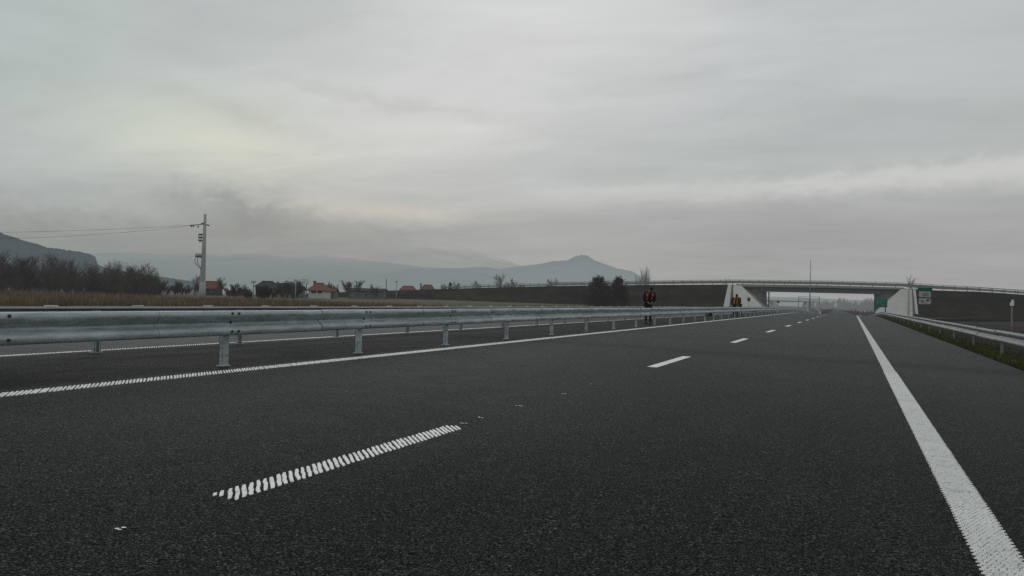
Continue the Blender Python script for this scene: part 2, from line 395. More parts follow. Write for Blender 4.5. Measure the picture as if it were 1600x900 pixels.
# ground: one sheet out to the horizon
xs = sorted(set([-9000, -6000, -4000, -2500, -1500, -1000, -700, -500, -400, -330, -280, -240, -210, -185, -165, -150, -138, -126, -116, -106, -98, -90, -83, -76, -70, -64, -58, -53, -48, -44, -40, -37, -34, -31, -29, -27, -25.5, -24.2, -23.2, -22.4, -21.7, -21.2, -20.95, -20.8]
     + [-15, -9, -3, 3.0] + [3.25, 3.35] + [3.6 + 0.35 * i for i in range(18)] + [10.2, 11, 12, 13, 14, 15.5, 17, 19, 21, 24, 27, 31, 35, 40, 46, 53, 62, 75, 90, 110, 140, 180, 240, 330, 450, 700, 1100, 1800, 3000, 5000, 9000]))
ys = [-60, -40, -25, -15, -8] + [-4 + 1.5 * i for i in range(40)] + [56 + 3 * i for i in range(30)] + [148 + 6 * i for i in range(45)] + [425, 440, 460, 480, 500, 530, 570, 620, 700, 800, 950, 1200, 1600, 2200, 3000, 4500, 7000, 11000]
ys = sorted(set(ys))
g = MB(); vs = []
for y in ys:
    for x in xs:
        X = x + road_x(min(y, 900)); vs.append((X, y, ground_h(X, y)))
fs = []
W = len(xs)
for j in range(len(ys) - 1):
    for i in range(W - 1): fs.append((j * W + i, j * W + i + 1, (j + 1) * W + i + 1, (j + 1) * W + i))
g.add(vs, fs)
tag(g.build('ground', MAT['ground'], smooth=True), kind='structure')

# ------------------------------------------------------------------ road with its markings
ry = [-25 + 2.5 * i for i in range(60)] + [125 + 3 * i for i in range(60)] + [305 + 8 * i for i in range(40)] + [640, 700, 800, 900]
ry = sorted(set(ry))
rx = [-20.75, -20.6, -17, -14, -11, XM, -7, -5, -3, -1, 1, 3.12, 3.3]
rd = MB(); vs = []; fs = []
for y in ry:
    for k, x in enumerate(rx):
        e = 0.0
        if k in (0, len(rx) - 1): e = -0.32
        vs.append((x + road_x(y) + (0.0 if k in (0,) else 0.0), y, road_h(x, y) + e))
W = len(rx)
for j in range(len(ry) - 1):
    for i in range(W - 1): fs.append((j * W + i, j * W + i + 1, (j + 1) * W + i + 1, (j + 1) * W + i))
road = rd.add(vs, fs).build('road', MAT['asphalt']); tag(road, kind='structure')

def mark_strip(mb, x, w, y0, y1, step=2.0, lift=0.004):
    n = max(1, int(math.ceil((y1 - y0) / step))); vs = []; fs = []
    for i in range(n + 1):
        y = y0 + (y1 - y0) * i / n
        for xx in (x - w / 2, x + w / 2): vs.append((xx + road_x(y), y, road_h(xx, y) + lift))
    for i in range(n): fs.append((2 * i, 2 * i + 1, 2 * i + 3, 2 * i + 2))
    mb.add(vs, fs)
def mark_ribs(mb, x, w, y0, y1, pitch, duty, ang, lift=0.004, clip=False):
    """profiled marking: raised bars laid across the line at an angle"""
    t = math.tan(ang); n = int((y1 - y0) / pitch)
    for i in range(n):
        ya = y0 + i * pitch + random.uniform(-.004, .004); hw = pitch * duty / 2 * random.uniform(.88, 1.1)
        xa, xb = x - w / 2 + random.uniform(-.006, .006), x + w / 2 + random.uniform(-.006, .006)
        if clip:                                            # ends of the dash are cut square by the machine
            lo, hi = y0 + w * t * 0.5, y1 - w * t * 0.5
        quad = []
        segs = 5
        L = [];
        for k in range(segs + 1):
            xx = xa + (xb - xa) * k / segs; yy = ya - (xx - x) * t
            if clip and not (lo - 0.05 < yy < hi + 0.05): continue
            wob = random.uniform(-.006, .006)
            L.append((xx, yy + wob))
        if len(L) < 2: continue
        vs = []; fs = []
        for k, (xx, yy) in enumerate(L):
            hh = hw * (0.75 if k in (0, len(L) - 1) else 1.0)
            zb = road_h(xx, yy) + 0.001
            vs += [(xx, yy - hh, zb), (xx, yy - hh * .8, zb + lift), (xx, yy + hh * .8, zb + lift), (xx, yy + hh, zb)]
        for k in range(len(L) - 1):
            o = 4 * k
            for q in range(3): fs.append((o + q, o + q + 4, o + q + 5, o + q + 1))
        fs.append((0, 1, 2, 3)); o = 4 * (len(L) - 1); fs.append((o + 3, o + 2, o + 1, o))
        mb.add(vs, fs)
LX, DX, RX = -6.87, -2.934, 0.63
e = MB(); mark_ribs(e, LX, 0.21, 1.0, 26.0, 0.046, 0.72, math.radians(46), 0.006); mark_strip(e, LX, 0.20, 26.0, 620)
e.build('edge_line', MAT['paint'], road, fix=False)
# outer edge line: rows of small bumps close together
e = MB()
y = 0.8
row = 0
while y < 16:
    for k in range(9):
        xx = RX - 0.097 + 0.0225 * (k + 0.15 + 0.5 * (row % 2)) + random.uniform(-.002, .002)
        yy = y + random.uniform(-.003, .003); hx, hy = 0.0108 * random.uniform(.9, 1.12), 0.0084 * random.uniform(.8, 1.12)
        z = road_h(xx, yy)
        e.add([(xx - hx, yy - hy, z + .002), (xx + hx, yy - hy, z + .002), (xx + hx, yy + hy, z + .002), (xx - hx, yy + hy, z + .002),
               (xx - hx * .8, yy - hy * .7, z + .007), (xx + hx * .8, yy - hy * .7, z + .007), (xx + hx * .8, yy + hy * .7, z + .007), (xx - hx * .8, yy + hy * .7, z + .007)],
              [(4, 5, 6, 7), (0, 1, 5, 4), (1, 2, 6, 5), (2, 3, 7, 6), (3, 0, 4, 7)])
    y += 0.029 if y < 8 else 0.027; row += 1
fe = MB(); mark_strip(fe, RX, 0.196, 16, 190)
far_edge = fe.build('edge_line', MAT['paint_darker'], road, fix=False)  # same paint, darker throughout to level with the bumped rows
e.build('edge_line', MAT['paint'], road, fix=False)
# thin film of the same paint under the bumps
e = MB(); mark_strip(e, RX, 0.19, -3, 16, lift=0.0025)
m, nt = new_mat('road_paint_film'); f = noise(nt, world_pos(nt), 60, 3)
film = finish(m, nt, bsdf(nt, ramp(nt, f, [(0.35, (0.05, 0.05, 0.05)), (0.65, (0.26, 0.26, 0.25))]), 0.8, 0, 0.2))
e.build('paint_film', film, road, fix=False)
e = MB(); mark_ribs(e, -10.80, 0.20, 1.0, 22.0, 0.05, 0.66, math.radians(45), 0.006); mark_strip(e, -10.80, 0.19, 22.0, 620)
e.build('edge_line', MAT['paint'], road, fix=False)
# lane dashes: positions along the road from the picture
def y_of(u, r):                                            # along-road distance of a point seen at column u on the line at offset r
    lo, hi = 0.5, 600.0
    for _ in range(60):
        mid = (lo + hi) / 2
        uu = project((r + road_x(mid), mid, road_h(r, mid)))[0]
        if (uu < u) == (r < 0): lo = mid
        else: hi = mid
    return lo
da, db = y_of(352, DX), y_of(712, DX); dn = y_of(1022, DX); dne = y_of(1075, DX)
PER = (y_of(1145, DX) - da) / 2.0
print('dash', da, db, dn, dne, PER)
LEN = (db - da) * 1.03
for k in range(20):
    e = MB(); y0 = da + PER * k
    if k == 0: mark_ribs(e, DX, 0.17, da - .08, db + .10, 0.056, 0.66, math.radians(50), 0.0035, clip=True)
    else: mark_strip(e, DX, 0.16, y0, y0 + LEN * 1.12)
    e.build('lane_dash', MAT['paint'], road, fix=False)
def paint_spot(u, v, w=0.024, l=0.026):
    d = ray(u, v); t = 1.0                                  # where that ray meets the road plane
    for _ in range(40):
        p = CAM + d * t; t += (p[2] - road_h(p[0], p[1])) / (-d[2] + CROSS * -d[0]) * 0.9
    e = MB()
    for q in range(4):
        cx, cy = p[0] + random.uniform(-1, 1) * w * 1.3, p[1] + random.uniform(-1, 1) * l * .8
        n = 7; ring = []
        for k in range(n):
            a = 2 * PI * k / n; rr = random.uniform(.5, 1.1)
            X, Y = cx + math.cos(a) * w * .5 * rr, cy + math.sin(a) * l * .5 * rr
            ring.append((X, Y, road_h(X, Y) + 0.004 + 0.0005 * q))
        e.add(ring, [tuple(range(n))])
    e.build('paint_spot', MAT['paint'], road, fix=False)
for u, v in ((752, 653), (812, 634.5), (880, 615.5), (924, 600.5), (188, 827), (726, 662)): paint_spot(u, v)

# ------------------------------------------------------------------ guardrails
prof_ctrl = [(0.010, 0.292), (0.020, 0.306), (0.042, 0.311), (0.068, 0.298), (0.083, 0.268), (0.080, 0.235), (0.045, 0.200), (0.008, 0.178), (0.000, 0.155),
             (0.008, 0.132), (0.045, 0.110), (0.080, 0.076), (0.083, 0.043), (0.068, 0.013), (0.042, 0.000), (0.020, 0.005), (0.010, 0.019)]
def beam_mesh(x0, side, top, y0, y1, step, zoff, sect=3.07):
    """W profile steel beam, seen sections lap every few metres"""
    mb = MB(); y = y0; n = len(prof_ctrl)
    while y < y1 - 1e-6:
        ye = min(y + sect, y1); k = max(1, int(math.ceil((ye - y) / step)))
        wob = random.uniform(-.007, .007); rings = []
        for i in range(k + 1):
            yy = lerp(y - (0.16 if i == 0 else 0), ye, i / k)
            t = i / k
            for d, h in prof_ctrl:
                rings.append((x0 + side * (d + 0.0045 * (1 - t) + wob * .6) + road_x(yy), yy, zoff(yy) + top - 0.311 + h + wob))
        fs = []
        for i in range(k):
            for q in range(n - 1): fs.append((i * n + q, i * n + q + 1, (i + 1) * n + q + 1, (i + 1) * n + q))
        mb.add(rings, fs)
        y = ye
    return mb
def c_post(mb, x, y, z0, z1, side):
    w, d, t = 0.105, 0.062, 0.006
    for (cx, cy, sx, sy) in ((0, 0, t, w), (-side * d / 2, w / 2 - t / 2, d, t), (-side * d / 2, -w / 2 + t / 2, d, t), (-side * (d - t / 2), w / 2 - .013, t, .026), (-side * (d - t / 2), -w / 2 + .013, t, .026)):
        mb.box((x + cx, y + cy, (z0 + z1) / 2), (sx, sy, z1 - z0))
def guardrail(name, label, x, side, top, y0, y1, pitch, phase, zoff, mat='steel', bolts=True, postmat='steel_post', ymax_posts=None, sect=None, group=None, maxposts=98):
    base = (x + road_x(y0), y0, zoff(y0))
    t = thing(name, (0, 0, 0), label, 'guardrail', group)
    t.location = base
    def loc(o):
        o.location = (-base[0], -base[1], -base[2]); return o
    mb = beam_mesh(x + side * 0.062, side, top, y0, min(y1, 130), 1.1, zoff, sect or pitch)
    if y1 > 130: b2 = beam_mesh(x + side * 0.062, side, top, 130, y1, 4.0, zoff, 8.0); mb.add(b2.v, b2.f)
    y = phase
    while y > y0: y -= pitch
    y += pitch
    if bolts:
        yy = y
        while yy < 34:
            for dy, dz, dd in ((-.06, .268, .084), (.06, .268, .084), (-.06, .043, .084), (.06, .043, .084), (0.0, .155, .004)):
                bm_ = MB(); X = x + side * (0.062 + dd); zb = zoff(yy) + top - .311 + dz
                bm_.tube([(X - side * .006, yy + dy, zb), (X + side * .010, yy + dy, zb)], 0.017, 6)
                loc(bm_.build('bolt', MAT['dark_metal'], t))
            yy += pitch
    loc(mb.build('beam', MAT[mat], t, smooth=True, fix=False))
    if bolts:
        yy = y; 
    n = 0; rest = MB()
    while y < (ymax_posts or y1):
        p = MB(); zb = zoff(y); X = x + road_x(y)
        c_post(p, X, y, zb - 0.25, zb + top - 0.04, side)
        p.box((X - side * .03, y, zb + .006), (0.11, 0.145, 0.010)); p.box((X + side * 0.032, y, zb + top - .155), (0.06, 0.09, 0.20))         # spacer between post and beam
        if y < 30:
            p.tube([(X + side * .003, y + .02, zb + .14), (X + side * .012, y + .02, zb + .14)], .012, 6)
        if n < maxposts: loc(p.build('post', MAT[postmat], t, fix=False))
        else: rest.add(p.v, p.f)
        n += 1; y += pitch
    if rest.v: o = loc(rest.build('distant_post', MAT[postmat], t, fix=False)); o['kind'] = 'stuff'
    return t
NRX, FRX, ORX, RRX = -7.33, -10.40, -21.1, 3.78
def zat(x): return lambda y: road_h(x, y)
PITCH = 3.07
pn = y_of(352, NRX)
P2 = (y_of(917, NRX) - pn) / 5.0
PITCH = P2
print('post', pn, PITCH)
guardrail('guardrail', 'galvanised median guardrail with dark bolt heads, nearest to the camera at left', NRX, 1, 0.713, -2.0, 330, PITCH, pn, zat(NRX), group='guardrails along the motorway')
pf = y_of(371, FRX)
guardrail('guardrail', 'second median guardrail, parallel just behind the nearest one, only its legs showing below', FRX, -1, 0.665, -2.0, 330, PITCH, pf, zat(FRX), bolts=False, mat='steel_dull', group='guardrails along the motorway')
# outer rail of the far carriageway, with white strips added as the highlights on its laps
def zo(y): return road_h(-20.9, y) - 0.02
# height so that its top shows between the two median rails and the field
rt = at_x(221, 478.5, ORX); po = rt[1]
OT = rt[2] - zo(po)
print('outer rail top', OT, po)
OT = min(0.95, max(0.45, OT))
og = guardrail('guardrail', 'low far guardrail on the other side of the motorway with small pale strips added as highlights on its beam', ORX, 1, OT, 2.0, 330, PITCH, po, zo, bolts=False, mat='steel_dull', group='guardrails along the motorway')
y = po - PITCH * 3
for k in range(34):
    if y > 3:
        X = ORX + road_x(y) + 0.09
        p = MB(); p.box((X - og.location.x, y - og.location.y - .22, zo(y) + OT + 0.012 - og.location.z), (0.05, 0.42, 0.035)); p.build('rail_highlight', MAT['white'], og)
    y += PITCH
def zrr(y): return road_h(3.3, y) - 0.06
rp = y_of(1564, RRX); PR = (y_of(1467.5, RRX) - rp) / 3
PR = abs(PR); print('right posts', rp, PR)
guardrail('guardrail', 'pale guardrail along the right shoulder above a strip of green grass', RRX, -1, 0.70, 2.0, 262, PR, rp, zrr, mat='steel_far', postmat='grey_metal', group='guardrails along the motorway', sect=4.0)

# ------------------------------------------------------------------ overpass, its embankments and paving
BY = 277.0
top_px = [(480, 458.5), (560, 455.5), (640, 453), (690, 451.5), (780, 449), (860, 447), (930, 446), (1000, 445.3), (1070, 444.8), (1130, 444.5), (1158, 445.2)]
topL = [at_y(u, v, BY) for u, v in top_px]
topR = [at_y(u, v, BY) for u, v in [(1407.6, 450.6), (1431, 452), (1470, 454), (1519, 455.3), (1560, 457.5), (1600, 460.5), (1680, 467), (1760, 473)]]
DWID = 9.5
def embank(tops, endcap_sign, name):
    mb = MB(); vs = []; fs = []
    for p in tops:
        gz = -1.3
        h = p[2] - gz
        fr = [(0, 0), (0.5, -0.15), (0.28 * h * 1.5, -.28 * h), (.6 * h * 1.5, -.6 * h), (1.5 * h + .8, -h - .3)]
        prof = [(-b, z) for b, z in reversed(fr)] + [(DWID + b, z) for b, z in fr]
        for i, (dy, dz) in enumerate(prof):
            n = 0.25 * mnoise.noise(Vector((p[0] * .2, dy * .3, 1))) if 0 < i < len(prof) - 1 and i not in (4, 5) else 0
            vs.append((p[0], BY + dy, p[2] + dz + n))
    m = len(prof)
    for j in range(len(tops) - 1):
        for i in range(m - 1): fs.append((j * m + i, j * m + i + 1, (j + 1) * m + i + 1, (j + 1) * m + i))
    if endcap_sign:
        k = (len(tops) - 1) * m if endcap_sign > 0 else 0
        fs.append(tuple(k + i for i in range(m)))
    return tag(mb.add(vs, fs).build(name, MAT['embank'], smooth=False), kind='structure')
def dense(tops, n=6):
    o = []
    for a, b in zip(tops[:-1], tops[1:]):
        for i in range(n): o.append(a + (b - a) * i / n)
    return o + [tops[-1]]
embank(dense(topL, 5), 1, 'embankment'); embank(dense(topR, 4), -1, 'embankment')
print('topL end', topL[-1], 'topR', topR[0])
br = thing('overpass_bridge', (XM, BY, road_z(BY)), 'grey concrete overpass spanning the motorway with pale paved slopes at both ends', 'bridge')
bl = tuple(br.location)
def bpart(mb, name, mat, parent=br, **k):
    o = mb.build(name, mat, parent, **k); o.location = tuple(-c for c in bl); return o
def quadpx(mb, y0, pts, dy):     # face in the plane y=y0 from picture points, given depth
    P = [at_y(u, v, y0) for u, v in pts]; mb.prism(P, (0, dy, 0)); return P
# deck slab with its edge beam, girder, piers
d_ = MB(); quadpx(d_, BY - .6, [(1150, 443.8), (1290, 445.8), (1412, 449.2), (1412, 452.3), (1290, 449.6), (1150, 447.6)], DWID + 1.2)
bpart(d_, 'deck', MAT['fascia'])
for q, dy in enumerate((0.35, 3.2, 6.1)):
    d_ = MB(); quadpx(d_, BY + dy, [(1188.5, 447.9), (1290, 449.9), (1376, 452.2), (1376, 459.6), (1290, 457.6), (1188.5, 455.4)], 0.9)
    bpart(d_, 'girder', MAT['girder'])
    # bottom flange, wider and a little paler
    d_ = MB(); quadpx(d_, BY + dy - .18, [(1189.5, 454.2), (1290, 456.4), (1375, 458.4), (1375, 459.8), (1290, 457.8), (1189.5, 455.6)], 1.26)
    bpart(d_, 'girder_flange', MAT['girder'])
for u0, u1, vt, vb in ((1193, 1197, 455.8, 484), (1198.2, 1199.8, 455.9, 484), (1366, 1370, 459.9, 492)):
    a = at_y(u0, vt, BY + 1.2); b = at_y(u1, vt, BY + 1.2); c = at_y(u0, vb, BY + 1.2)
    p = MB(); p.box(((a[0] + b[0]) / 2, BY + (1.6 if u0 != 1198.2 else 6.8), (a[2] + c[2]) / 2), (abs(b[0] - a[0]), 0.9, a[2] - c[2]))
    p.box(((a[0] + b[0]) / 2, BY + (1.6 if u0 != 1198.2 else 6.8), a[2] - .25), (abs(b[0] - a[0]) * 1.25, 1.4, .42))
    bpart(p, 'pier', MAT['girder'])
# paved slopes: light front face, darker face under the deck
def paving(tl, tr, bl_, br_, under_top, under_bot, flip, grooves):
    yb = BY - 13.0
    Tl, Tr = at_y(*tl, BY - .9), at_y(*tr, BY - .9); Bl, Br = at_y(*bl_, yb), at_y(*br_, yb)
    fpoly = [Tl, Tr, Br, Bl]
    p = MB(); p.prism(fpoly, (0, 0.6, -0.35)); face = bpart(p, 'slope_paving', MAT['concrete'])
    n = (Vector(Tr) - Vector(Tl)).cross(Vector(Bl) - Vector(Tl)).normalized()
    if n.y > 0: n = -n
    for a, b, w, m in grooves:
        g1 = Vector(Tl).lerp(Vector(Tr), a); g2 = Vector(Bl).lerp(Vector(Br), b)
        h1 = Vector(Tl).lerp(Vector(Tr), a + w); h2 = Vector(Bl).lerp(Vector(Br), b + w)
        q = MB(); q.prism([g1 + n * .22, h1 + n * .22, h2 + n * .22, g2 + n * .22], -n * .3)
        o = q.build('drain_groove', MAT[m], face); o.location = (0, 0, 0)
    # joints of the slabs
    # slope under the deck, facing the carriageway
    C, D = (Tr, Br) if not flip else (Tl, Bl)
    U, V = at_y(*under_top, BY + DWID + .6), at_y(*under_bot, BY + DWID + .6)
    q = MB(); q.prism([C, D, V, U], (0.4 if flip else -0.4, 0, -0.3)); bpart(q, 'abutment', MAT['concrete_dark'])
    a1 = at_y(*((1160, 447.5) if not flip else (1406, 452.2)), BY + .8)
paving((1137.5, 445), (1158, 446), (1130, 480.5), (1192, 479.5), (1176, 447), (1201, 478), False,
       [(.30, .16, .09, 'groove')])
paving((1407.6, 451.6), (1430.7, 452.2), (1366, 489), (1435.5, 497.5), (1392, 450), (1371, 482), True,
       [(.53, .755, .035, 'concrete_dark'), (.76, .88, .045, 'groove')])
# upright abutment walls closing the ends behind the slopes
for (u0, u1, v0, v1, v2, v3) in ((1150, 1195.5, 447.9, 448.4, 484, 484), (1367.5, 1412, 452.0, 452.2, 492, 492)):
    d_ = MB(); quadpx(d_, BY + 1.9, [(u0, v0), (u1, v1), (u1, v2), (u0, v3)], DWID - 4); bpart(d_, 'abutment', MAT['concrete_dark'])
# parapet rails on the overpass: guardrails that run on along the approaches
def approach_rail(px_low, dy, label, topoff):
    pts = [at_y(u, v, BY + dy) for u, v in px_low]; pts = dense(pts, 4)
    t = thing('guardrail', pts[0], label, 'guardrail', 'guardrails on the overpass'); o = tuple(t.location)
    def loc(ob): ob.location = tuple(-c for c in o); return ob
    sgn = -1 if dy < 4 else 1
    for h0, h1, nm in ((0.22, 0.68, 'beam'), (1.02, 1.14, 'handrail')):
        mb = MB(); vs = []; fs = []
        for p in pts:
            for dd, hh in ((0, h1), (-.07 * sgn * -1, h1 - .06), (-.07 * sgn * -1, h0 + .06), (0, h0)): vs.append((p[0], p[1] + dd, p[2] + hh))
        for j in range(len(pts) - 1):
            for i in range(3): fs.append((j * 4 + i, j * 4 + i + 1, j * 4 + 5 + i, j * 4 + 4 + i))
        loc(mb.add(vs, fs).build(nm, MAT['grey_metal' if nm == 'beam' else 'grey_metal'], t, fix=False))
    acc = 0; cnt = 0; last = None; total = sum(np.linalg.norm(b - a) for a, b in zip(pts[:-1], pts[1:])); stepd = max(3.2, total / 96)
    nxt = 0
    for a, b in zip(pts[:-1], pts[1:]):
        L = np.linalg.norm(b - a)
        while nxt <= acc + L:
            p = a + (b - a) * ((nxt - acc) / L); q = MB(); q.box((p[0], p[1] + .06, p[2] + .5), (.2, .1, 1.16)); loc(q.build('post', MAT['grey_metal'], t)); nxt += stepd
        acc += L
    return t
allpx_f = [(690, 451.3), (780, 448.8), (860, 446.8), (930, 445.8), (1000, 445), (1070, 444.4), (1130, 443.9), (1150, 443.7), (1290, 445.6), (1412, 449), (1431, 450.6), (1470, 453), (1519, 454.9), (1560, 457.1), (1600, 460.1), (1680, 466.6)]
approach_rail(allpx_f, -.35, 'near side steel rail along the overpass and its approach banks', 0)
allpx_b = [(860, 446.0), (1000, 444), (1070, 442.9), (1150, 442.2), (1290, 444.0), (1412, 447.3), (1470, 451), (1519, 453.6), (1600, 459.3), (1680, 466)]
approach_rail(allpx_b, DWID + .2, 'far side steel rail along the overpass, seen above the near one', 0)

# ------------------------------------------------------------------ hills
def ridge(name, sil, D, mat, foot=0.55, seg=5, rough=1.0, jag=0.0):
    pts = []
    for (u0, v0), (u1, v1) in zip(sil[:-1], sil[1:]):
        n = max(1, int(abs(u1 - u0) / seg))
        for i in range(n): pts.append((lerp(u0, u1, i / n), lerp(v0, v1, i / n)))
    pts.append(sil[-1])
    mb = MB(); vs = []; fs = []; K = 9
    for u, v in pts:
        v = v + rough * mnoise.noise(Vector((u * 0.06, 7.7, D * .01))) + jag * random.uniform(-1, 1)
        c = at_depth(u, v, D); h = c[2]
        fwd = Vector((c[0], c[1], 0))
        for k in range(K + 1):
            t = k / K
            q = fwd * (foot + (1 - foot) * t)
            hh = lerp(-8, h, t ** 0.8) * 1.0
            if 0 < k < K: hh += (h * 0.05 + 4) * mnoise.noise(Vector((q.x * 6 / D, q.y * 6 / D, 2))) * math.sin(PI * t)
            hh = min(hh, CAM_H + (h - CAM_H) * (foot + (1 - foot) * t) * 0.995) if k < K else h
            vs.append((q.x, q.y, hh))
        vs.append((fwd.x * 1.25, fwd.y * 1.25, -10))
    m = K + 2
    for j in range(len(pts) - 1):
        for i in range(m - 1): fs.append((j * m + i, j * m + i + 1, (j + 1) * m + i + 1, (j + 1) * m + i))
    return tag(mb.add(vs, fs).build(name, mat, smooth=True), kind='structure')
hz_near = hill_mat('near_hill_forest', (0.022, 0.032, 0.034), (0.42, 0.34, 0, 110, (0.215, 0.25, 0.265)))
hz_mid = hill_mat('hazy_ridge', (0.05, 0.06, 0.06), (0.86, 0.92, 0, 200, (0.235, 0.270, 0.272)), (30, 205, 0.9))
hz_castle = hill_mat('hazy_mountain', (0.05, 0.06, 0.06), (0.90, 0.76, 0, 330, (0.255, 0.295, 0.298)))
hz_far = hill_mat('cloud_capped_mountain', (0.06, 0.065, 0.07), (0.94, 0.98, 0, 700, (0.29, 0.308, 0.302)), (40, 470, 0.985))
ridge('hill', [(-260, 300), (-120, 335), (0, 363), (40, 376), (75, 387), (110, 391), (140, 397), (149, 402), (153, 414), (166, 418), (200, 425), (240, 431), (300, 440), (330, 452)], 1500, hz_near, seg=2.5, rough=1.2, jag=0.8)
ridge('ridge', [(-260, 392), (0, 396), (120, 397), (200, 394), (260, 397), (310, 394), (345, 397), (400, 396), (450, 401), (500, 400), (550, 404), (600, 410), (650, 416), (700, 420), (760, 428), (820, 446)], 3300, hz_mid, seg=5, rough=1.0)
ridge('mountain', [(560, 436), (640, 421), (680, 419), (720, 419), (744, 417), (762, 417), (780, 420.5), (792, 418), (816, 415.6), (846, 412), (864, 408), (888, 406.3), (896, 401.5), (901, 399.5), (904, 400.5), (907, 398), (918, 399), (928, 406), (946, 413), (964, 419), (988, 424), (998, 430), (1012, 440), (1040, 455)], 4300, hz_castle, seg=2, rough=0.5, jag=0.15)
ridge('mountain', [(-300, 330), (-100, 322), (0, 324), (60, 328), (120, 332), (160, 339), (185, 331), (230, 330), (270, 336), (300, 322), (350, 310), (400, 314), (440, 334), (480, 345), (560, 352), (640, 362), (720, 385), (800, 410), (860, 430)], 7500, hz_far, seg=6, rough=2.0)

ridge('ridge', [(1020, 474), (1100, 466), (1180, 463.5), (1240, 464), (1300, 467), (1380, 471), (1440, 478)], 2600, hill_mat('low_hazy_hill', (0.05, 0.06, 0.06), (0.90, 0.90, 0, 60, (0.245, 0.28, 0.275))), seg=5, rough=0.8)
# ------------------------------------------------------------------ vegetation
def tree_mesh(h, spread, levels, kids, seedv, r0, upright=0.55, minr=0.01, stems=1, lean=0.0, first=0.3, dome=0.38):
    rn = random.Random(seedv); tr = MB(); tw = MB()
    def grow(p, d, L, r, lv, sI=0):
        segs = 3; pts = [p]; rad = [r]; q = p.copy(); dd = d.copy()
        for i in range(segs):
            dd = (dd + Vector((rn.uniform(-1, 1), rn.uniform(-1, 1), rn.uniform(-.6, 1) * .8)) * 0.13).normalized()
            q = q + dd * (L / segs); pts.append(q.copy()); rad.append(max(minr * .5, r * (1 - .55 * (i + 1) / segs)))
        (tr if lv == 0 and sI == 0 else tw).tube(pts, rad, 5 if lv == 0 else 3, cap=False)
        if lv >= levels: return
        n = kids[min(lv, len(kids) - 1)]
        for k in range(n):
            t = lerp(first if lv == 0 else 0.2, 1.0, (k + rn.random()) / n); i = min(segs - 1, int(t * segs)); a = pts[i].lerp(pts[i + 1], t * segs - i)
            ang = rn.uniform(0, 2 * PI); side = Vector((math.cos(ang), math.sin(ang), rn.uniform(-.1, .35)))
            nd_ = (dd * upright + side * (1 - upright) * 1.15 + Vector((0, 0, .12))).normalized()
            grow(a, nd_, L * rn.uniform(.42, .62) * (1.15 - .45 * t), max(minr, r * .5 * (1.1 - .5 * t)), lv + 1)
    for sI in range(stems):
        a = rn.uniform(0, 2 * PI); k = 0 if stems == 1 else rn.uniform(.05, 1) ** .7
        grow(Vector((math.cos(a) * spread * .35 * k, math.sin(a) * spread * .35 * k, -.15)), Vector((math.cos(a) * k * spread / h * .55 + lean, math.sin(a) * k * spread / h * .55, 1)).normalized(), h * .62 * rn.uniform(.72, 1.05) * (1 if stems == 1 else 1 - dome * k * k), r0, 0, sI)
    return tr, tw
def bare_tree(u, vbase, vtop, zc, width_px, label, cat='tree', seedv=1, mat='twig', group=None, levels=3, kids=(9, 6, 4), upright=.55, stems=1, name='bare_tree', r0=None, minr=None, first=.3, zb=None, dome=.38):
    p = at_depth(u, vbase, zc); gz = ground_h(p[0], p[1]) if zb is None else zb
    top = at_depth(u, vtop, zc)[2]; h = top - gz
    t = thing(name, (p[0], p[1], gz), label, cat, group)
    sp = width_px * zc / F
    tr, tw = tree_mesh(h, sp, levels, kids, seedv, r0 or h * .018, upright, minr or zc * 0.00016, stems, first=first, dome=dome)
    # fit the width and height to what the picture shows
    V = np.array(tw.v); ext = max(np.percentile(V[:, 0], 97) - np.percentile(V[:, 0], 3), 0.1); hh = np.percentile(V[:, 2], 99.5)
    sx, sz = sp / ext, h / hh
    for mb in (tr, tw): mb.v = [(a * sx, b * sx, c * sz) for a, b, c in mb.v]
    tr.build('trunk', MAT[mat], t, fix=False)
    tw.build('crown', MAT[mat], t, fix=False)  # branches and twigs, plus every stem after the first
    return t
# thicket at the left: each clump on its own
thk = [(-18, 392, 60, 128), (22, 399, 52, 132), (62, 401, 50, 138), (98, 403, 50, 134), (130, 413, 44, 142), (158, 421, 36, 148), (186, 411, 44, 140), (213, 414, 46, 137), (232, 424, 30, 144)]
names = ['tall reddish bare thicket cut by the left edge of the picture', 'bare grey shrub clump, second from the left picture edge', 'bare brown shrub clump under the dark hill, third from the left edge',
         'wide bare shrub clump, fourth from the left edge', 'bare shrub with lower crown below the end of the dark hill', 'lowest bare shrub in the dip of the thicket',
         'rounded bare shrub just right of the dip in the thicket', 'tallest of the rounded bare shrubs at the right half of the thicket', 'last small bare shrub at the right end of the thicket']
for k, ((u, vt, w, zc), nm) in enumerate(zip(thk, names)):
    bare_tree(u, 460, vt, zc, w * (1.28 if k < 7 else 1.05), nm, 'shrub', 30 + k, group='bare shrubs in the left thicket', levels=3, kids=(9, 7, 5), upright=.54, stems=32, name='bare_shrub', r0=.045, first=.04, minr=.010, mat='twig_soft', dome=.62)
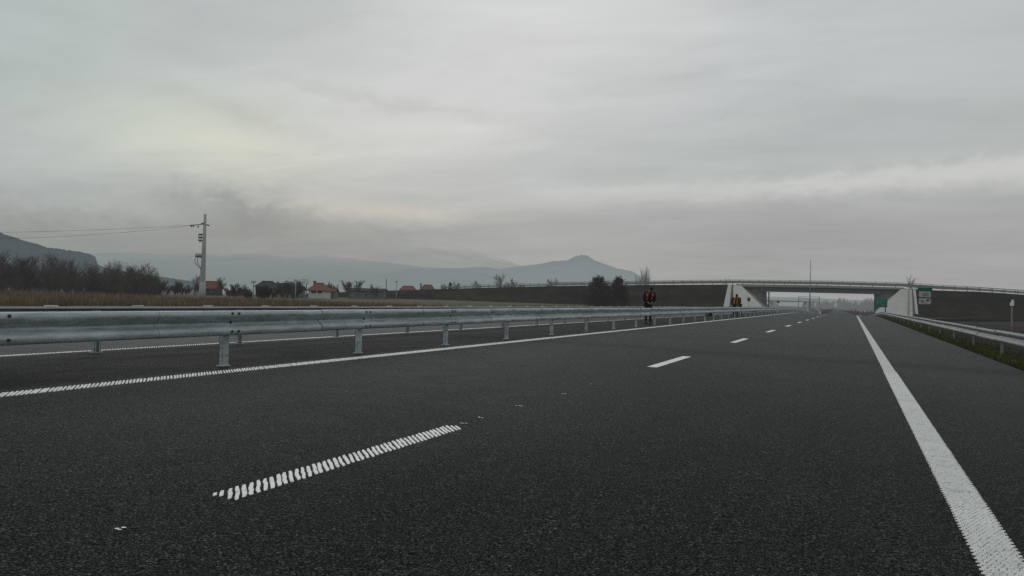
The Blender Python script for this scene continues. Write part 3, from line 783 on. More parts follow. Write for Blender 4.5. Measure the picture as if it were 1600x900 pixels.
small = [
    (250, 461, 436, 190, 26, 'low hazy bush between the thicket and the power pole', 1), (280, 461, 440, 210, 26, 'hazy low bush just left of the power pole', 2),
    (298, 461, 430, 220, 22, 'thin hazy bare tree close to the left of the power pole', 3),
    (345, 458, 433, 230, 15, 'dark bare tree right behind the red roofed hut', 4), (372, 462, 444, 190, 40, 'broad dark bush between the red hut and the concrete post', 5),
    (408, 466, 446, 165, 40, 'dark bush in front of the dark roofed barn', 6), (452, 462, 440, 200, 24, 'bare bush left of the round billboard', 7),
    (466, 460, 437, 230, 14, 'small bare tree right behind the billboard post', 17),
    (516, 460, 443, 240, 18, 'bare bush to the right of the orange hipped roof', 8), (556, 457, 438, 250, 24, 'round bare tree standing alone above the long grey shed', 9),
    (585, 457, 444, 260, 16, 'smaller bare tree right of the round one over the grey shed', 10),
    (692, 452, 443, 360, 9, 'thin bare sapling left of the small dark fir', 11), (711, 452, 440, 350, 14, 'spreading bare tree right of the small dark fir', 12),
    (746, 451, 439, 350, 15, 'faint bare tree midway along the bank top', 13), (783, 451, 428, 330, 20, 'tall bare tree with open crown on the bank, tallest left of the summit', 14),
    (811, 451, 436, 340, 24, 'low spreading bare tree right beside the tall open one', 15), (798, 450, 440, 345, 12, 'small sapling in the gap between two bank trees', 18),
    (862, 449, 435, 350, 18, 'faint rounded bare tree under the slope of the mountain', 16),
]
for u, vb, vt, zc, w, nm, sd in small:
    bush = 'bush' in nm
    bare_tree(u, vb, vt, zc, w, nm, 'bush' if bush else 'tree', 100 + sd, group='bare trees and bushes beyond the far road', name='bare_bush' if bush else 'bare_tree',
              levels=2 if bush else 3, kids=(12, 9) if bush else (12, 7, 4), stems=16 if bush else (3 if w > 20 else 1), upright=.55, r0=.06 if bush else None, minr=.03 if bush else zc * .00008, first=.15 if bush else .3)
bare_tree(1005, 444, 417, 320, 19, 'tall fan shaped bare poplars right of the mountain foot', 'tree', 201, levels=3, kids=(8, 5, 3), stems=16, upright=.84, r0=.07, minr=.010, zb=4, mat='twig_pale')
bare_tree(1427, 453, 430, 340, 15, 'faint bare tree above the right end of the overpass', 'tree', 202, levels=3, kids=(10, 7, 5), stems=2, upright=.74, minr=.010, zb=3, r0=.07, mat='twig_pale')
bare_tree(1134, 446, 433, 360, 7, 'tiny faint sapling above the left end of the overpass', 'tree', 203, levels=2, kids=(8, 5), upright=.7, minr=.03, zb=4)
# dark evergreens in front of the embankment
def leafy(u, vbase, vtop, zc, wpx, label, seedv, conif=False, cat='tree', mat='needle'):
    rn = random.Random(seedv); p = at_depth(u, vbase, zc); gz = ground_h(p[0], p[1]); top = at_depth(u, vtop, zc)[2]; h = top - gz; R = wpx * zc / F / 2
    t = thing('evergreen_tree', (p[0], p[1], gz), label, cat)
    tr = MB(); tr.tube([(0, 0, -.2), (.03 * h * .2, 0, h * .4), (0, .02 * h, h * .9)], [h * .03, h * .02, h * .005], 6)
    for k in range(14):
        a = rn.uniform(0, 2 * PI); z = rn.uniform(.15, .8) * h; rr = R * (.9 - .6 * z / h)
        tr.tube([(0, 0, z), (math.cos(a) * rr * .6, math.sin(a) * rr * .6, z + .25 * rr), (math.cos(a) * rr, math.sin(a) * rr, z + .5 * rr)], [h * .012, h * .008, h * .003], 4)
    tr.build('trunk', MAT['twig'], t, fix=False)
    cr = MB(); blobs = []
    for k in range(46):
        z = rn.uniform(.03, .97); prof = (1 - z) ** .75 if conif else max(.3, (1 - z ** 2.6) ** .6 * (1 - .30 * z))
        a = rn.uniform(0, 2 * PI); rr = R * prof * rn.uniform(.25, .95); blobs.append((math.cos(a) * rr, math.sin(a) * rr, z * h, R * rn.uniform(.16, .40) * (prof + .25)))
    for k in range(6500):
        bx, by, bz, brd = rn.choice(blobs); v = Vector((rn.gauss(0, 1), rn.gauss(0, 1), rn.gauss(0, 1))) * brd * .75
        c = Vector((bx, by, bz)) + v
        if c.z < 0.05: continue
        s = zc * .00085 * rn.uniform(.6, 1.5); n1 = Vector((rn.uniform(-1, 1), rn.uniform(-1, 1), rn.uniform(-1, 1))).normalized(); n2 = n1.orthogonal().normalized()
        cr.add([c + n1 * s, c + n2 * s * .6, c - n1 * s, c - n2 * s * .6], [(0, 1, 2, 3)])
    cr.build('crown', MAT[mat], t, fix=False)
    return t
leafy(934, 482, 436, 215, 50, 'broad dark leafy tree before the bank, left one of the pair', 5)
leafy(966, 482, 435.5, 212, 32, 'narrow dark leafy tree before the bank, right one of the pair', 6)
leafy(703.5, 454, 441, 345, 9, 'small dark fir on the bank between bare saplings', 7, True)
# hazy winter trees seen through the bridge opening
und = [(1276, 482, 469, 430, 18, 'hazy low thicket right behind the mast foot under the bridge'), (1292, 483, 468, 440, 20, 'hazy thicket under the bridge left of the tallest one'), (1311, 484, 464.5, 430, 24, 'tallest hazy tree clump in the bridge opening'),
       (1330, 485, 468, 440, 24, 'hazy tree clump just right of the tallest in the opening'), (1347, 486, 465.5, 400, 22, 'hazy tree clump left of the green sign'), (1362, 487, 465, 380, 22, 'hazy trees partly behind the green sign'), (1385, 488, 466, 380, 26, 'hazy trees in the gap right of the far pier')]
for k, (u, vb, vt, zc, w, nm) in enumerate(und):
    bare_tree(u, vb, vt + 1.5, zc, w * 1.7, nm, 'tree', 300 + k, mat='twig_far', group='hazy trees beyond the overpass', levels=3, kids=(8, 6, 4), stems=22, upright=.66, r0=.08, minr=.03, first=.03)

def blades(name, mat, n, place, hmin, hmax, w, lean=.35, kind='stuff', seedv=3):
    rn = random.Random(seedv); mb = MB()
    for k in range(n):
        x, y, hs = place(rn); z = ground_h(x, y) if hs >= 0 else 0
        h = rn.uniform(hmin, hmax) * abs(hs); a = rn.uniform(0, 2 * PI); l = rn.uniform(0, lean) * h; ww = w * rn.uniform(.6, 1.4)
        dx, dy = math.cos(a + 1.57) * ww, math.sin(a + 1.57) * ww; lx, ly = math.cos(a) * l, math.sin(a) * l
        mb.add([(x - dx, y - dy, z - .02), (x + dx, y + dy, z - .02), (x + lx * .4 + dx * .7, y + ly * .4 + dy * .7, z + h * .6), (x + lx * .4 - dx * .7, y + ly * .4 - dy * .7, z + h * .6), (x + lx, y + ly, z + h)], [(0, 1, 2, 3), (3, 2, 4)])
    return tag(mb.build(name, MAT[mat], fix=False), kind=kind)
def pl_left(rn):
    u = rn.uniform(-60, 730); zc = rn.choice([rn.uniform(66, 90), rn.uniform(75, 135)]); p = at_depth(u, 465, zc)
    x, y = p[0], p[1]
    c = .55 + .75 * max(0, mnoise.noise(Vector((x * .045, y * .045, 5))) + .45)
    if u > 560: c *= lerp(1, .35, (u - 560) / 170)
    return x, y, c
tag(blades('dry_grass', 'drygrass', 46000, pl_left, .35, 1.0, .022, .3), 'band of tall straw coloured dry grass on the far field', 'grass')
def pl_edge(rn):
    y = rn.uniform(3, 190); x = rn.uniform(-25.0, -22.2) + road_x(y); return x, y, rn.uniform(.75, 1.0)
tag(blades('road_edge_grass', 'edge_grass', 26000, pl_edge, .80, .92, .012, .6, seedv=4), 'dark short grass at the outer edge of the far carriageway', 'grass')
def pl_verge(rn):
    y = 6 + 150 * rn.random() ** 2.2; x = min(3.26 + abs(rn.gauss(0, .55)), 5.2) + .05 * mnoise.noise(Vector((y * .8, 0, 0)))
    return x + road_x(y), y, .45 + .9 * max(0, mnoise.noise(Vector((x * 1.2, y * .5, 0))) + .35)
tag(blades('verge_grass', 'verge', 42000, pl_verge, .06, .20, .0065, .8, seedv=6), 'strip of olive green grass below the right guardrail', 'grass')

def slope_tufts(name, tops, n, seedv):
    rn = random.Random(seedv); mb = MB()
    for k in range(n):
        i = rn.randrange(len(tops) - 1); a = tops[i] + (tops[i + 1] - tops[i]) * rn.random(); h = a[2] + 1.3; t = rn.random() ** 1.15
        y = BY - .5 - 1.5 * h * t * .98; z = a[2] - .15 - (h - .15) * t
        cl = mnoise.noise(Vector((a[0] * .22, z * .5, 4)))
        if cl < -.15 and rn.random() < .8: continue
        hh = rn.uniform(.12, .55) * (.7 + cl); w = rn.uniform(.03, .10); an = rn.uniform(0, PI); lx = rn.uniform(-.25, .25)
        dx, dy = math.cos(an) * w, math.sin(an) * w
        mb.add([(a[0] - dx, y - dy - .12, z - .1), (a[0] + dx, y + dy - .12, z - .1), (a[0] + lx, y - .2, z + hh)], [(0, 1, 2)])
    return tag(mb.build(name, MAT['tuft'], fix=False), kind='stuff')
tag(slope_tufts('embankment_grass', dense(topL[:-1], 2), 15000, 8), 'sparse dull weeds over the long left overpass bank', 'grass')
tag(slope_tufts('embankment_grass', dense(topR[1:], 2), 9000, 9), 'sparse dull weeds over the right overpass bank', 'grass')
# ------------------------------------------------------------------ power pole and wires
pz = 104.0
pb = at_depth(315.5, 473, pz); pgz = ground_h(pb[0], pb[1]); ptop = at_depth(320, 334, pz)
pole = thing('power_pole', (pb[0], pb[1], pgz), 'tall pale concrete power pole with crossarm and switch gear at left', 'power pole')
PXM = pz / F                                               # metres per photo pixel there
Hp = ptop[2] - pgz
axr = Vector((RIGHT[0], RIGHT[1], 0)).normalized(); tilt = (Vector(ptop) - Vector((pb[0], pb[1], ptop[2]))).dot(axr)
def pp(du, v):                                             # point beside the pole: du photo px to the right of its axis, at picture row v
    f = (473 - v) / (473 - 334.0); z = at_depth(318, v, pz)[2] - pgz
    c = axr * (tilt * f + du * PXM); return Vector((c.x, c.y, z))
m_ = MB(); m_.tube([pp(0, 475) - Vector((0, 0, .3)), pp(0, 440), pp(0, 400), pp(0, 334)], [.40, .33, .27, .15], 12); m_.build('shaft', MAT['pole'], pole, smooth=True)
m_ = MB(); m_.tube([pp(0, 473), pp(0, 440.5)], [.46, .37], 12); m_.build('base_sleeve', MAT['pole'], pole, smooth=True)
m_ = MB(); m_.tube([pp(-24, 352.5), pp(-10, 351.2), pp(-2, 350)], .055, 6); m_.tube([pp(-4, 349.8), pp(7, 352)], .08, 6); m_.box(pp(-2.5, 349.6), (.35, .35, .2)); m_.build('crossarm', MAT['dark_metal'], pole)
for du, v in ((-21.5, 352.6), (-18.5, 352.3), (-11, 353.0)):
    m_ = MB(); a, b = pp(du, v), pp(du + 1.2, v + 2.6); m_.tube([a, a.lerp(b, .3), a.lerp(b, .5), a.lerp(b, .7), b], [.05, .10, .05, .10, .04], 7); m_.build('insulator', MAT['dark_metal'], pole)
m_ = MB()
for v in (366, 371, 375.5): m_.tube([pp(-9, v), pp(-1.5, v + .6)], .09, 6)
m_.tube([pp(-8.5, 365), pp(-8.5, 376)], .05, 5); m_.tube([pp(-5.2, 365), pp(-5.2, 378)], .05, 5)
for du in (-8, -5): m_.tube([pp(du, 376), pp(du + .6, 380)], .03, 4)
m_.build('switch_frame', MAT['dark_metal'], pole)
m_ = MB(); m_.tube([pp(-11, 401), pp(-1.5, 402.5)], .07, 5); m_.build('terminal_bracket', MAT['dark_metal'], pole)
for du in (-12, -9.5, -7, -4.5):
    m_ = MB(); m_.tube([pp(du, 402.5), pp(du, 400), pp(du, 398), pp(du, 396)], [.07, .10, .06, .05], 6); m_.build('surge_arrester', MAT['grey_metal'], pole)
for du, o in ((-12, -1.2), (-8.5, .6)):
    m_ = MB(); m_.tube([pp(du, 402.5), pp(du - 1.2, 406), pp(du - 1 + o * .3, 410.5), pp(du + 2.5, 415), pp(-4.2, 419.5), pp(-3.8, 424), pp(-4.0, 440)], .035, 5); m_.build('cable', MAT['wire'], pole)
for lab, e0, s0, sag in (('upper thin wire running left from the power pole', (-140, 364.5), (-24, 352.3), .4), ('lower thin wire running left from the power pole', (-140, 373.5), (-23, 353.3), .9)):
    a = Vector(pole.location) + pp(s0[0], s0[1]); b = Vector(at_depth(e0[0], e0[1], 92)); m_ = MB(); pts = []
    for i in range(21):
        t = i / 20; q = a.lerp(b, t); q.z -= sag * 4 * t * (1 - t) * .6; pts.append(q - a)
    m_.tube(pts, .012, 4); w_ = m_.build('overhead_wire', MAT['wire']); w_.location = a; tag(w_, lab, 'wire')
# other posts
def post_line(u, vb, vt, zc, r, label, name='utility_post', cross=None, mat='pole'):
    p = at_depth(u, vb, zc); gz = ground_h(p[0], p[1]); h = at_depth(u, vt, zc)[2] - gz
    t = thing(name, (p[0], p[1], gz), label, 'post')
    m_ = MB(); m_.tube([(0, 0, -.2), (0, 0, h * .5), (0, 0, h)], [r, r * .85, r * .65], 8); m_.build('shaft', MAT[mat], t, smooth=True)
    if cross:
        m_ = MB(); w = cross * zc / F; m_.box((0, 0, h - .35), (w, .12, .14), math.atan2(RIGHT[1], RIGHT[0]))
        for s in (-.9, -.3, .3, .9): m_.tube([axr * w * .5 * s + Vector((0, 0, h - .3)), axr * w * .5 * s + Vector((0, 0, h))], .05, 5)
        m_.build('crossarm', MAT['grey_metal'], t)
    return t
post_line(395.5, 468, 438.5, 150, .16, 'short pale concrete post with a small crossarm before the dark barn', cross=7)
post_line(461.5, 468, 436, 160, .10, 'thin grey post just left of the billboard')
post_line(603.3, 456, 435.5, 240, .13, 'dark thin post above the bank, left of a paler one', mat='dark_metal')
post_line(619.3, 456, 439, 240, .12, 'pale thin post with small head beside the red roof', cross=4)
# billboard
bp_ = at_depth(475, 462, 205); gz = ground_h(bp_[0], bp_[1]); bb = thing('billboard', (bp_[0], bp_[1], gz), 'white oval billboard with dark rim on a post beside the white house', 'billboard', rz=math.atan2(RIGHT[1], RIGHT[0]))
hz_ = at_depth(475, 440, 205)[2] - gz; sc = 205 / F
m_ = MB(); ring = []
for k in range(18):
    a = 2 * PI * k / 18; ca, sa = math.cos(a), math.sin(a); ring.append((5.6 * sc * math.copysign(abs(ca) ** .6, ca), -.12, hz_ + 3.3 * sc * math.copysign(abs(sa) ** .6, sa)))
m_.prism(ring, (0, .15, 0)); m_.build('board', MAT['white'], bb)
m_ = MB(); rim = [(x * 1.09, 0.06, hz_ + (z - hz_) * 1.16) for x, y, z in ring]; m_.prism(rim, (0, .12, 0)); m_.build('rim', MAT['dark_metal'], bb)
m_ = MB(); m_.box((.2 * sc, -.14, hz_ + .3 * sc), (5.5 * sc, .03, .9 * sc)); m_.box((-1.2 * sc, -.14, hz_ - 1.3 * sc), (3.4 * sc, .03, .55 * sc)); m_.build('lettering', MAT['grey_metal'], bb)
m_ = MB(); m_.tube([(-.5, .12, -.2), (-.5, .12, hz_ - 1.5 * sc)], .1, 6); m_.tube([(.5, .12, -.2), (.5, .12, hz_ - 1.5 * sc)], .1, 6); m_.build('support_frame', MAT['dark_metal'], bb)

# ------------------------------------------------------------------ houses of the village
def house(u0, u1, vb, ve, vr, zc, label, roof, wall, depth=7.0, hip=0.0, chimney=None, windows=(), name='house', eave=.4, cat='house', rot=0.0, door=None):
    uc = (u0 + u1) / 2; p = at_depth(uc, vb, zc); gz = ground_h(p[0], p[1]); w = (u1 - u0) * zc / F
    he = at_depth(uc, ve, zc)[2] - gz; hr = at_depth(uc, vr, zc)[2] - gz
    t = thing(name, (p[0], p[1], gz), label, cat, rz=math.atan2(RIGHT[1], RIGHT[0]) + rot)
    m_ = MB(); m_.box((0, depth / 2, he / 2 - .2), (w, depth, he + .4))
    if hip == 0: 
        for s in (-1, 1): m_.add([(s * w / 2, 0, he), (s * w / 2, depth, he), (s * w / 2, depth / 2, hr - .08)], [(0, 1, 2)])
    wl = m_.build('wall', MAT[wall], t)
    W2, a, b = w / 2 + eave, -eave, depth + eave; hx = max(.3, W2 * (1 - hip)); th = .14
    ridge_ = [(-hx, depth / 2, hr), (hx, depth / 2, hr)]
    vs = [(-W2, a, he - .1), (W2, a, he - .1), (W2, b, he - .1), (-W2, b, he - .1)] + ridge_
    vs2 = vs + [(x, y, z - th) for x, y, z in vs]
    fs = [(0, 1, 5, 4), (2, 3, 4, 5), (3, 0, 4), (1, 2, 5)]; fs2 = fs if hip else fs[:2]
    fs2 = list(fs2) + [tuple(reversed([i + 6 for i in f])) for f in fs2] + [(1, 0, 6, 7), (3, 2, 8, 9)]
    m_ = MB(); m_.add(vs2, fs2); rf = m_.build('roof', MAT[roof], t, fix=False)
    m_ = MB(); m_.tube([(-hx, depth / 2, hr + .03), (hx, depth / 2, hr + .03)], .11, 5); m_.build('ridge_cap', MAT[roof], rf)
    if chimney is not None:
        cx = chimney * w / 2; m_ = MB(); m_.box((cx, depth * .55, hr - .4), (.55, .55, 1.7)); m_.box((cx, depth * .55, hr + .5), (.7, .7, .14)); m_.build('chimney', MAT['roof_brown'], rf)
    for wx, wz, ww, wh in windows:
        x = wx * w / 2; m_ = MB()
        for dx, dz, sx_, sz_ in ((0, wh / 2, ww + .1, .1), (0, -wh / 2, ww + .1, .1), (-ww / 2, 0, .1, wh), (ww / 2, 0, .1, wh), (0, 0, .07, wh)): m_.box((x + dx, -.03, wz + dz), (sx_, .09, sz_))
        fr = m_.build('window', MAT['grey_metal'], t)
        m_ = MB(); m_.box((x, -.005, wz), (ww - .02, .03, wh - .02)); m_.build('pane', MAT['glass'], fr)
    if door is not None:
        m_ = MB(); m_.box((door * w / 2, -.02, 1.0), (1.0, .07, 2.0)); m_.build('door', MAT['wall_dark'], t)
    return t
house(317, 336, 461, 450, 439.5, 235, 'small hut with faded red roof right behind the power pole', 'roof_red', 'wall_dark', 6, windows=((.45, 1.5, .7, .8),), door=-.2)
house(357, 371, 461, 453, 448, 240, 'low shed with a pale slanted roof sheet', 'white', 'wall_dark', 4, name='shed', cat='shed', door=.2)
house(399, 421, 462, 446.5, 439, 225, 'dark roofed barn, left and higher of the two dark ones', 'roof_dark', 'wall_dark', 9, hip=.35, name='barn', cat='barn', windows=((.6, 2.0, .8, .9),), door=-.3)
house(419, 441, 463, 450, 442.5, 215, 'dark brown roofed barn, right and lower of the two dark ones', 'roof_dark', 'wall_grey', 8, name='barn', cat='barn', windows=((.5, 1.5, 1.0, 1.0), (-.4, 1.6, .7, .8)), door=0)
house(446, 470, 462, 452, 447, 235, 'long low grey outbuilding behind the billboard post', 'roof_dark', 'wall_grey', 5, name='outbuilding', cat='outbuilding', windows=((.3, 1.0, .6, .6),))
house(482, 506, 462, 453, 442, 215, 'white walled house with orange hipped roof and chimney', 'roof_orange', 'wall_white', 8, hip=.62, chimney=-.75, windows=((-.35, 1.8, 1.0, .9), (.45, 1.8, 1.0, .9)), eave=.6)
house(506, 522, 462, 455.5, 450, 225, 'lower brown roofed annex right of the white house', 'roof_brown', 'wall_grey', 5, windows=((.0, 1.0, .7, .7),))
house(545, 600, 460, 454, 451, 262, 'very long low grey shed behind the bank', 'roof_dark', 'wall_grey', 6, name='shed', cat='shed', windows=((-.6, 1.2, .8, .6), (0, 1.2, .8, .6), (.6, 1.2, .8, .6)))
house(625, 646, 458, 452.5, 446.8, 330, 'red roof showing above the bank, left of the two', 'roof_red', 'wall_grey', 8, hip=.3, windows=((0, 2, 1, 1),))
house(657, 676, 458, 451.5, 444.8, 330, 'brown hipped roof with chimney above the bank, right of the two', 'roof_brown', 'wall_grey', 8, hip=.45, chimney=-1.15, windows=((0, 2, 1, 1),))

# ------------------------------------------------------------------ signs, mast, gantry, far bridge
def frame_rz(): return math.atan2(RIGHT[1], RIGHT[0])
RZ = 0.0
# stacked sign on the right
zc = 63.0; sp = at_depth(1444.5, 500, zc); gz = ground_h(sp[0], sp[1]); st = thing('road_sign', (sp[0], sp[1], gz), 'stack of two white panels under a green strip, right of the overpass', 'road sign', rz=frame_rz() * .5)
s = zc / F * 1.04
def zz(v): return at_depth(1444.5, v, zc)[2] - gz
def plate(mb, x, z, w, h, y=0, t=.03, r=.0): mb.box((x, y, z), (w, t, h)); return mb
m_ = MB(); m_.prism([(-10.3 * s, -.02, zz(454.6)), (10.3 * s, -.02, zz(454.6)), (10.3 * s, -.02, zz(449.6)), (-10.3 * s, -.02, zz(449.6))], (0, .03, 0)); m_.build('green_panel', MAT['green'], st)
def rounded(mb, cx, z0, z1, hw, y, rad):
    pts = []
    for (qx, qz, a0) in ((hw - rad, z1 - rad, 0), (-hw + rad, z1 - rad, 90), (-hw + rad, z0 + rad, 180), (hw - rad, z0 + rad, 270)):
        for k in range(5): a = math.radians(a0 + 22.5 * k); pts.append((cx + qx + rad * math.cos(a), y, qz + rad * math.sin(a)))
    mb.prism(pts, (0, .03, 0))
for (a, b) in ((464.2, 455.4), (475.2, 466.2)):
    m_ = MB(); rounded(m_, 0, zz(a), zz(b), 8.2 * s, -.02, .07); pl = m_.build('white_panel', MAT['sign_grey'], st)
    m_ = MB()
    if a < 470:        # outlined vehicle like mark
        zc_ = (zz(a) + zz(b)) / 2
        for dx, dz, w, h in ((.8, 1.6, 7, .7), (.2, -1.8, 8, .8), (-3.6, -.2, .8, 3.6), (4.4, 0, .8, 3.4), (.5, 0, 2.4, 2.2)): m_.box((dx * s, -.045, zc_ + dz * s), (w * s, .012, h * s))
        m_.build('pictogram', MAT['grey_metal'], pl)
    else:
        zc_ = (zz(a) + zz(b)) / 2
        m_.box((4.2 * s, -.045, zc_ + 1.9 * s), (4.0 * s, .012, 1.7 * s)); m_.box((3.4 * s, -.045, zc_ + .8 * s), (1.6 * s, .012, 1.2 * s)); m_.build('pictogram', MAT['black'], pl)
        m_ = MB()
        for dx, dz, w, h in ((-3.4, 1.3, 4, .8), (-3.2, -.3, 5, .7), (-3.6, -1.9, 4, .7), (1.4, -1.9, 2.5, .7)): m_.box((dx * s, -.045, zc_ + dz * s), (w * s, .012, h * s))
        m_.build('lettering', MAT['grey_metal'], pl)
for x in (-3 * s, 3 * s):
    m_ = MB(); m_.tube([(x, .05, -.3), (x, .05, zz(449.8))], .018, 6); m_.build('post', MAT['dark_metal'], st)
# green direction sign before the far pier
zc = 185.0; sp = at_depth(1375, 492, zc); gz = ground_h(sp[0], sp[1]); st = thing('direction_sign', (sp[0], sp[1], gz), 'green direction board in front of the right bridge slope', 'road sign', rz=frame_rz() * .4); s = zc / F * 1.03
def zz2(v): return at_depth(1375, v, zc)[2] - gz
m_ = MB(); m_.prism([(-8.8 * s, -.05, zz2(480.2)), (10 * s, -.05, zz2(480.2)), (10 * s, -.05, zz2(466.2)), (-8.8 * s, -.05, zz2(466.2))], (0, .08, 0)); bd = m_.build('board', MAT['green'], st)
m_ = MB(); c = (zz2(480) + zz2(466)) / 2
for dx, dz, w, h in ((-3.5, .6, 1.1, 8), (-1.6, 2.2, 3.6, 1.0), (0.6, 1.2, 1, 2.6), (4.6, 3, 5, .9), (4.6, -3, 5, .9), (.2, 6.0, 17.2, .5)): m_.box((dx * s, -.065, c + dz * s), (w * s, .02, h * s))
m_.build('pictogram', MAT['green_pale'], bd)
for x in (-7.6, 7.6):
    m_ = MB(); m_.box((x * s, .12, zz2(466.2) / 2 - .2), (.22, .16, zz2(466.2) + .4)); m_.build('post', MAT['green'], st)
# narrow white marker plate on a post at the far right
zc = 26.5; sp = at_depth(1581, 545, zc); gz = ground_h(sp[0], sp[1]); tp = at_depth(1579.8, 468, zc)
st = thing('marker_post', (sp[0], sp[1], gz), 'slim post with a small white plate behind the right guardrail', 'marker post', rz=frame_rz() * .5); h = tp[2] - gz; s = zc / F
m_ = MB(); m_.tube([(0, 0, -.3), (-.02, 0, h - .02)], .022, 7); m_.build('post', MAT['grey_metal'], st, smooth=True)
m_ = MB(); m_.prism([(-2.9 * s - .02, -.035, h - 10 * s), (2.6 * s - .02, -.035, h - 10 * s), (2.6 * s - .02, -.035, h - 1.5 * s), (1.2 * s - .02, -.035, h), (-.6 * s - .02, -.035, h - .4 * s), (-1.0 * s - .02, -.035, h - 4 * s), (-2.9 * s - .02, -.035, h - 5 * s)], (0, .012, 0)); m_.build('plate', MAT['white'], st)
m_ = MB(); m_.box((-.02, -.02, h - 10.4 * s), (5.4 * s, .02, .03)); m_.build('bracket', MAT['dark_metal'], st)
# back of a square sign near the left paved slope
zc = 190.0; sp = at_depth(1169.7, 484, zc); gz = ground_h(sp[0], sp[1]); tp = at_depth(1169.7, 465, zc)[2] - gz; s = zc / F
st = thing('road_sign', (sp[0], sp[1], gz), 'small dark square sign on a thin post before the left paved slope', 'road sign')
m_ = MB(); rounded(m_, 0, tp - 5.8 * s, tp, 2.3 * s, 0, .1); m_.build('panel', MAT['dark_metal'], st)
m_ = MB(); m_.tube([(0, .06, -.3), (0, .06, tp - .1)], .05, 6); m_.build('post', MAT['grey_metal'], st)
# slender mast on the median
zc = 190.0; sp = at_depth(1265, 487, zc); mr = XM + road_x(sp[1]); mz = road_h(XM, sp[1]); tp = at_depth(1265.6, 405, zc)[2] - mz
st = thing('light_mast', (sp[0], sp[1], mz), 'slender tall mast standing on the median in front of the overpass', 'mast')
m_ = MB(); m_.tube([(0, 0, 0), (.02, 0, tp * .5), (.06, 0, tp)], [.13, .10, .05], 8); m_.build('shaft', MAT['grey_metal'], st, smooth=True)
m_ = MB(); m_.box((.06, 0, 1.1), (.36, .3, 2.2)); m_.box((.06, 0, 2.24), (.42, .36, .08)); m_.build('base_cabinet', MAT['fascia'], st)
# gantry beyond the overpass
zc = 450.0; a = at_depth(1247.3, 485, zc); b = at_depth(1280, 485, zc); gz = ground_h(a[0], a[1]); zt = at_depth(1263, 463.6, zc)[2]
st = thing('sign_gantry', ((a[0] + b[0]) / 2, (a[1] + b[1]) / 2, gz), 'thin portal gantry over the road seen through the bridge opening', 'gantry', rz=math.atan2(b[1] - a[1], b[0] - a[0])); wv = math.hypot(b[0] - a[0], b[1] - a[1]); h = zt - gz
for sx_ in (-1, 1): m_ = MB(); m_.box((sx_ * wv / 2, 0, h / 2), (.28, .3, h)); m_.build('post', MAT['grey_metal'], st)
m_ = MB()
for z in (h, h - 1.5): m_.box((0, 0, z), (wv, .22, .2))
for k in range(13): x0 = -wv / 2 + wv * k / 12; m_.tube([(x0, 0, h - 1.5), (x0 + wv / 24, 0, h), (x0 + wv / 12, 0, h - 1.5)][:3 if k < 12 else 2], .05, 4)
m_.build('truss', MAT['grey_metal'], st)
# far bridge behind
zc = 640.0; L_, R_ = at_depth(1196, 470, zc), at_depth(1268, 471.5, zc); gz = -1.0
st = thing('distant_bridge', ((L_[0] + R_[0]) / 2, (L_[1] + R_[1]) / 2, gz), 'small hazy second bridge far off through the left of the opening', 'bridge', rz=math.atan2(R_[1] - L_[1], R_[0] - L_[0])); w = math.hypot(R_[0] - L_[0], R_[1] - L_[1]); h = L_[2] - gz
m_ = MB(); m_.box((0, 0, h), (w * 1.25, 8, .9)); m_.box((0, -4.1, h + .9), (w * 1.25, .15, .12)); m_.build('deck', MAT['fascia'], st)
m_ = MB(); m_.prism([(-w * .38, -5, h - .5), (-w * .33, -5, h - .5), (-w * .21, -5, 0), (-w * .37, -5, 0)], (0, 8, 0)); m_.build('abutment', MAT['concrete'], st)
m_ = MB(); m_.prism([(w * .36, -5, h - .5), (w * .52, -5, h - .5), (w * .52, -5, 0), (w * .30, -5, 0)], (0, 8, 0)); m_.build('abutment', MAT['concrete'], st)
# round dark sign beyond the opening
zc = 420.0; sp = at_depth(1215.5, 484, zc); gz = ground_h(sp[0], sp[1]); hc = at_depth(1215.5, 471.7, zc)[2] - gz; s = zc / F
st = thing('road_sign', (sp[0], sp[1], gz), 'dark round sign before the far pale abutment under the bridge', 'road sign')
m_ = MB(); m_.prism([(2.3 * s * math.cos(2 * PI * k / 16), 0, hc + 2.3 * s * math.sin(2 * PI * k / 16)) for k in range(16)], (0, .06, 0)); m_.build('disc', MAT['dark_metal'], st)
m_ = MB(); m_.tube([(0, .1, -.2), (0, .1, hc)], .06, 6); m_.build('post', MAT['grey_metal'], st)
# white delineators at the far end of the right shoulder
for k, (u, lab) in enumerate(((1345.5, 'left one of two short white delineator posts far down the right shoulder'), (1351.5, 'right one of two short white delineator posts far down the right shoulder'))):
    zc = 235.0 - 12 * k; sp = at_depth(u, 487, zc); gz = sp[2]; tp = at_depth(u, 482.6, zc)[2] - gz
    st = thing('delineator_post', (sp[0], sp[1], gz), lab, 'delineator post', 'delineators on the right shoulder')
    m_ = MB(); m_.prism([(-.07, -.05, -.2), (.07, -.05, -.2), (.07, -.05, tp - .08), (-.07, -.05, tp)], (0, .1, 0)); m_.build('body', MAT['white'], st)
    m_ = MB(); m_.box((0, -.053, tp - .22), (.144, .02, .13)); m_.build('band', MAT['black'], st)

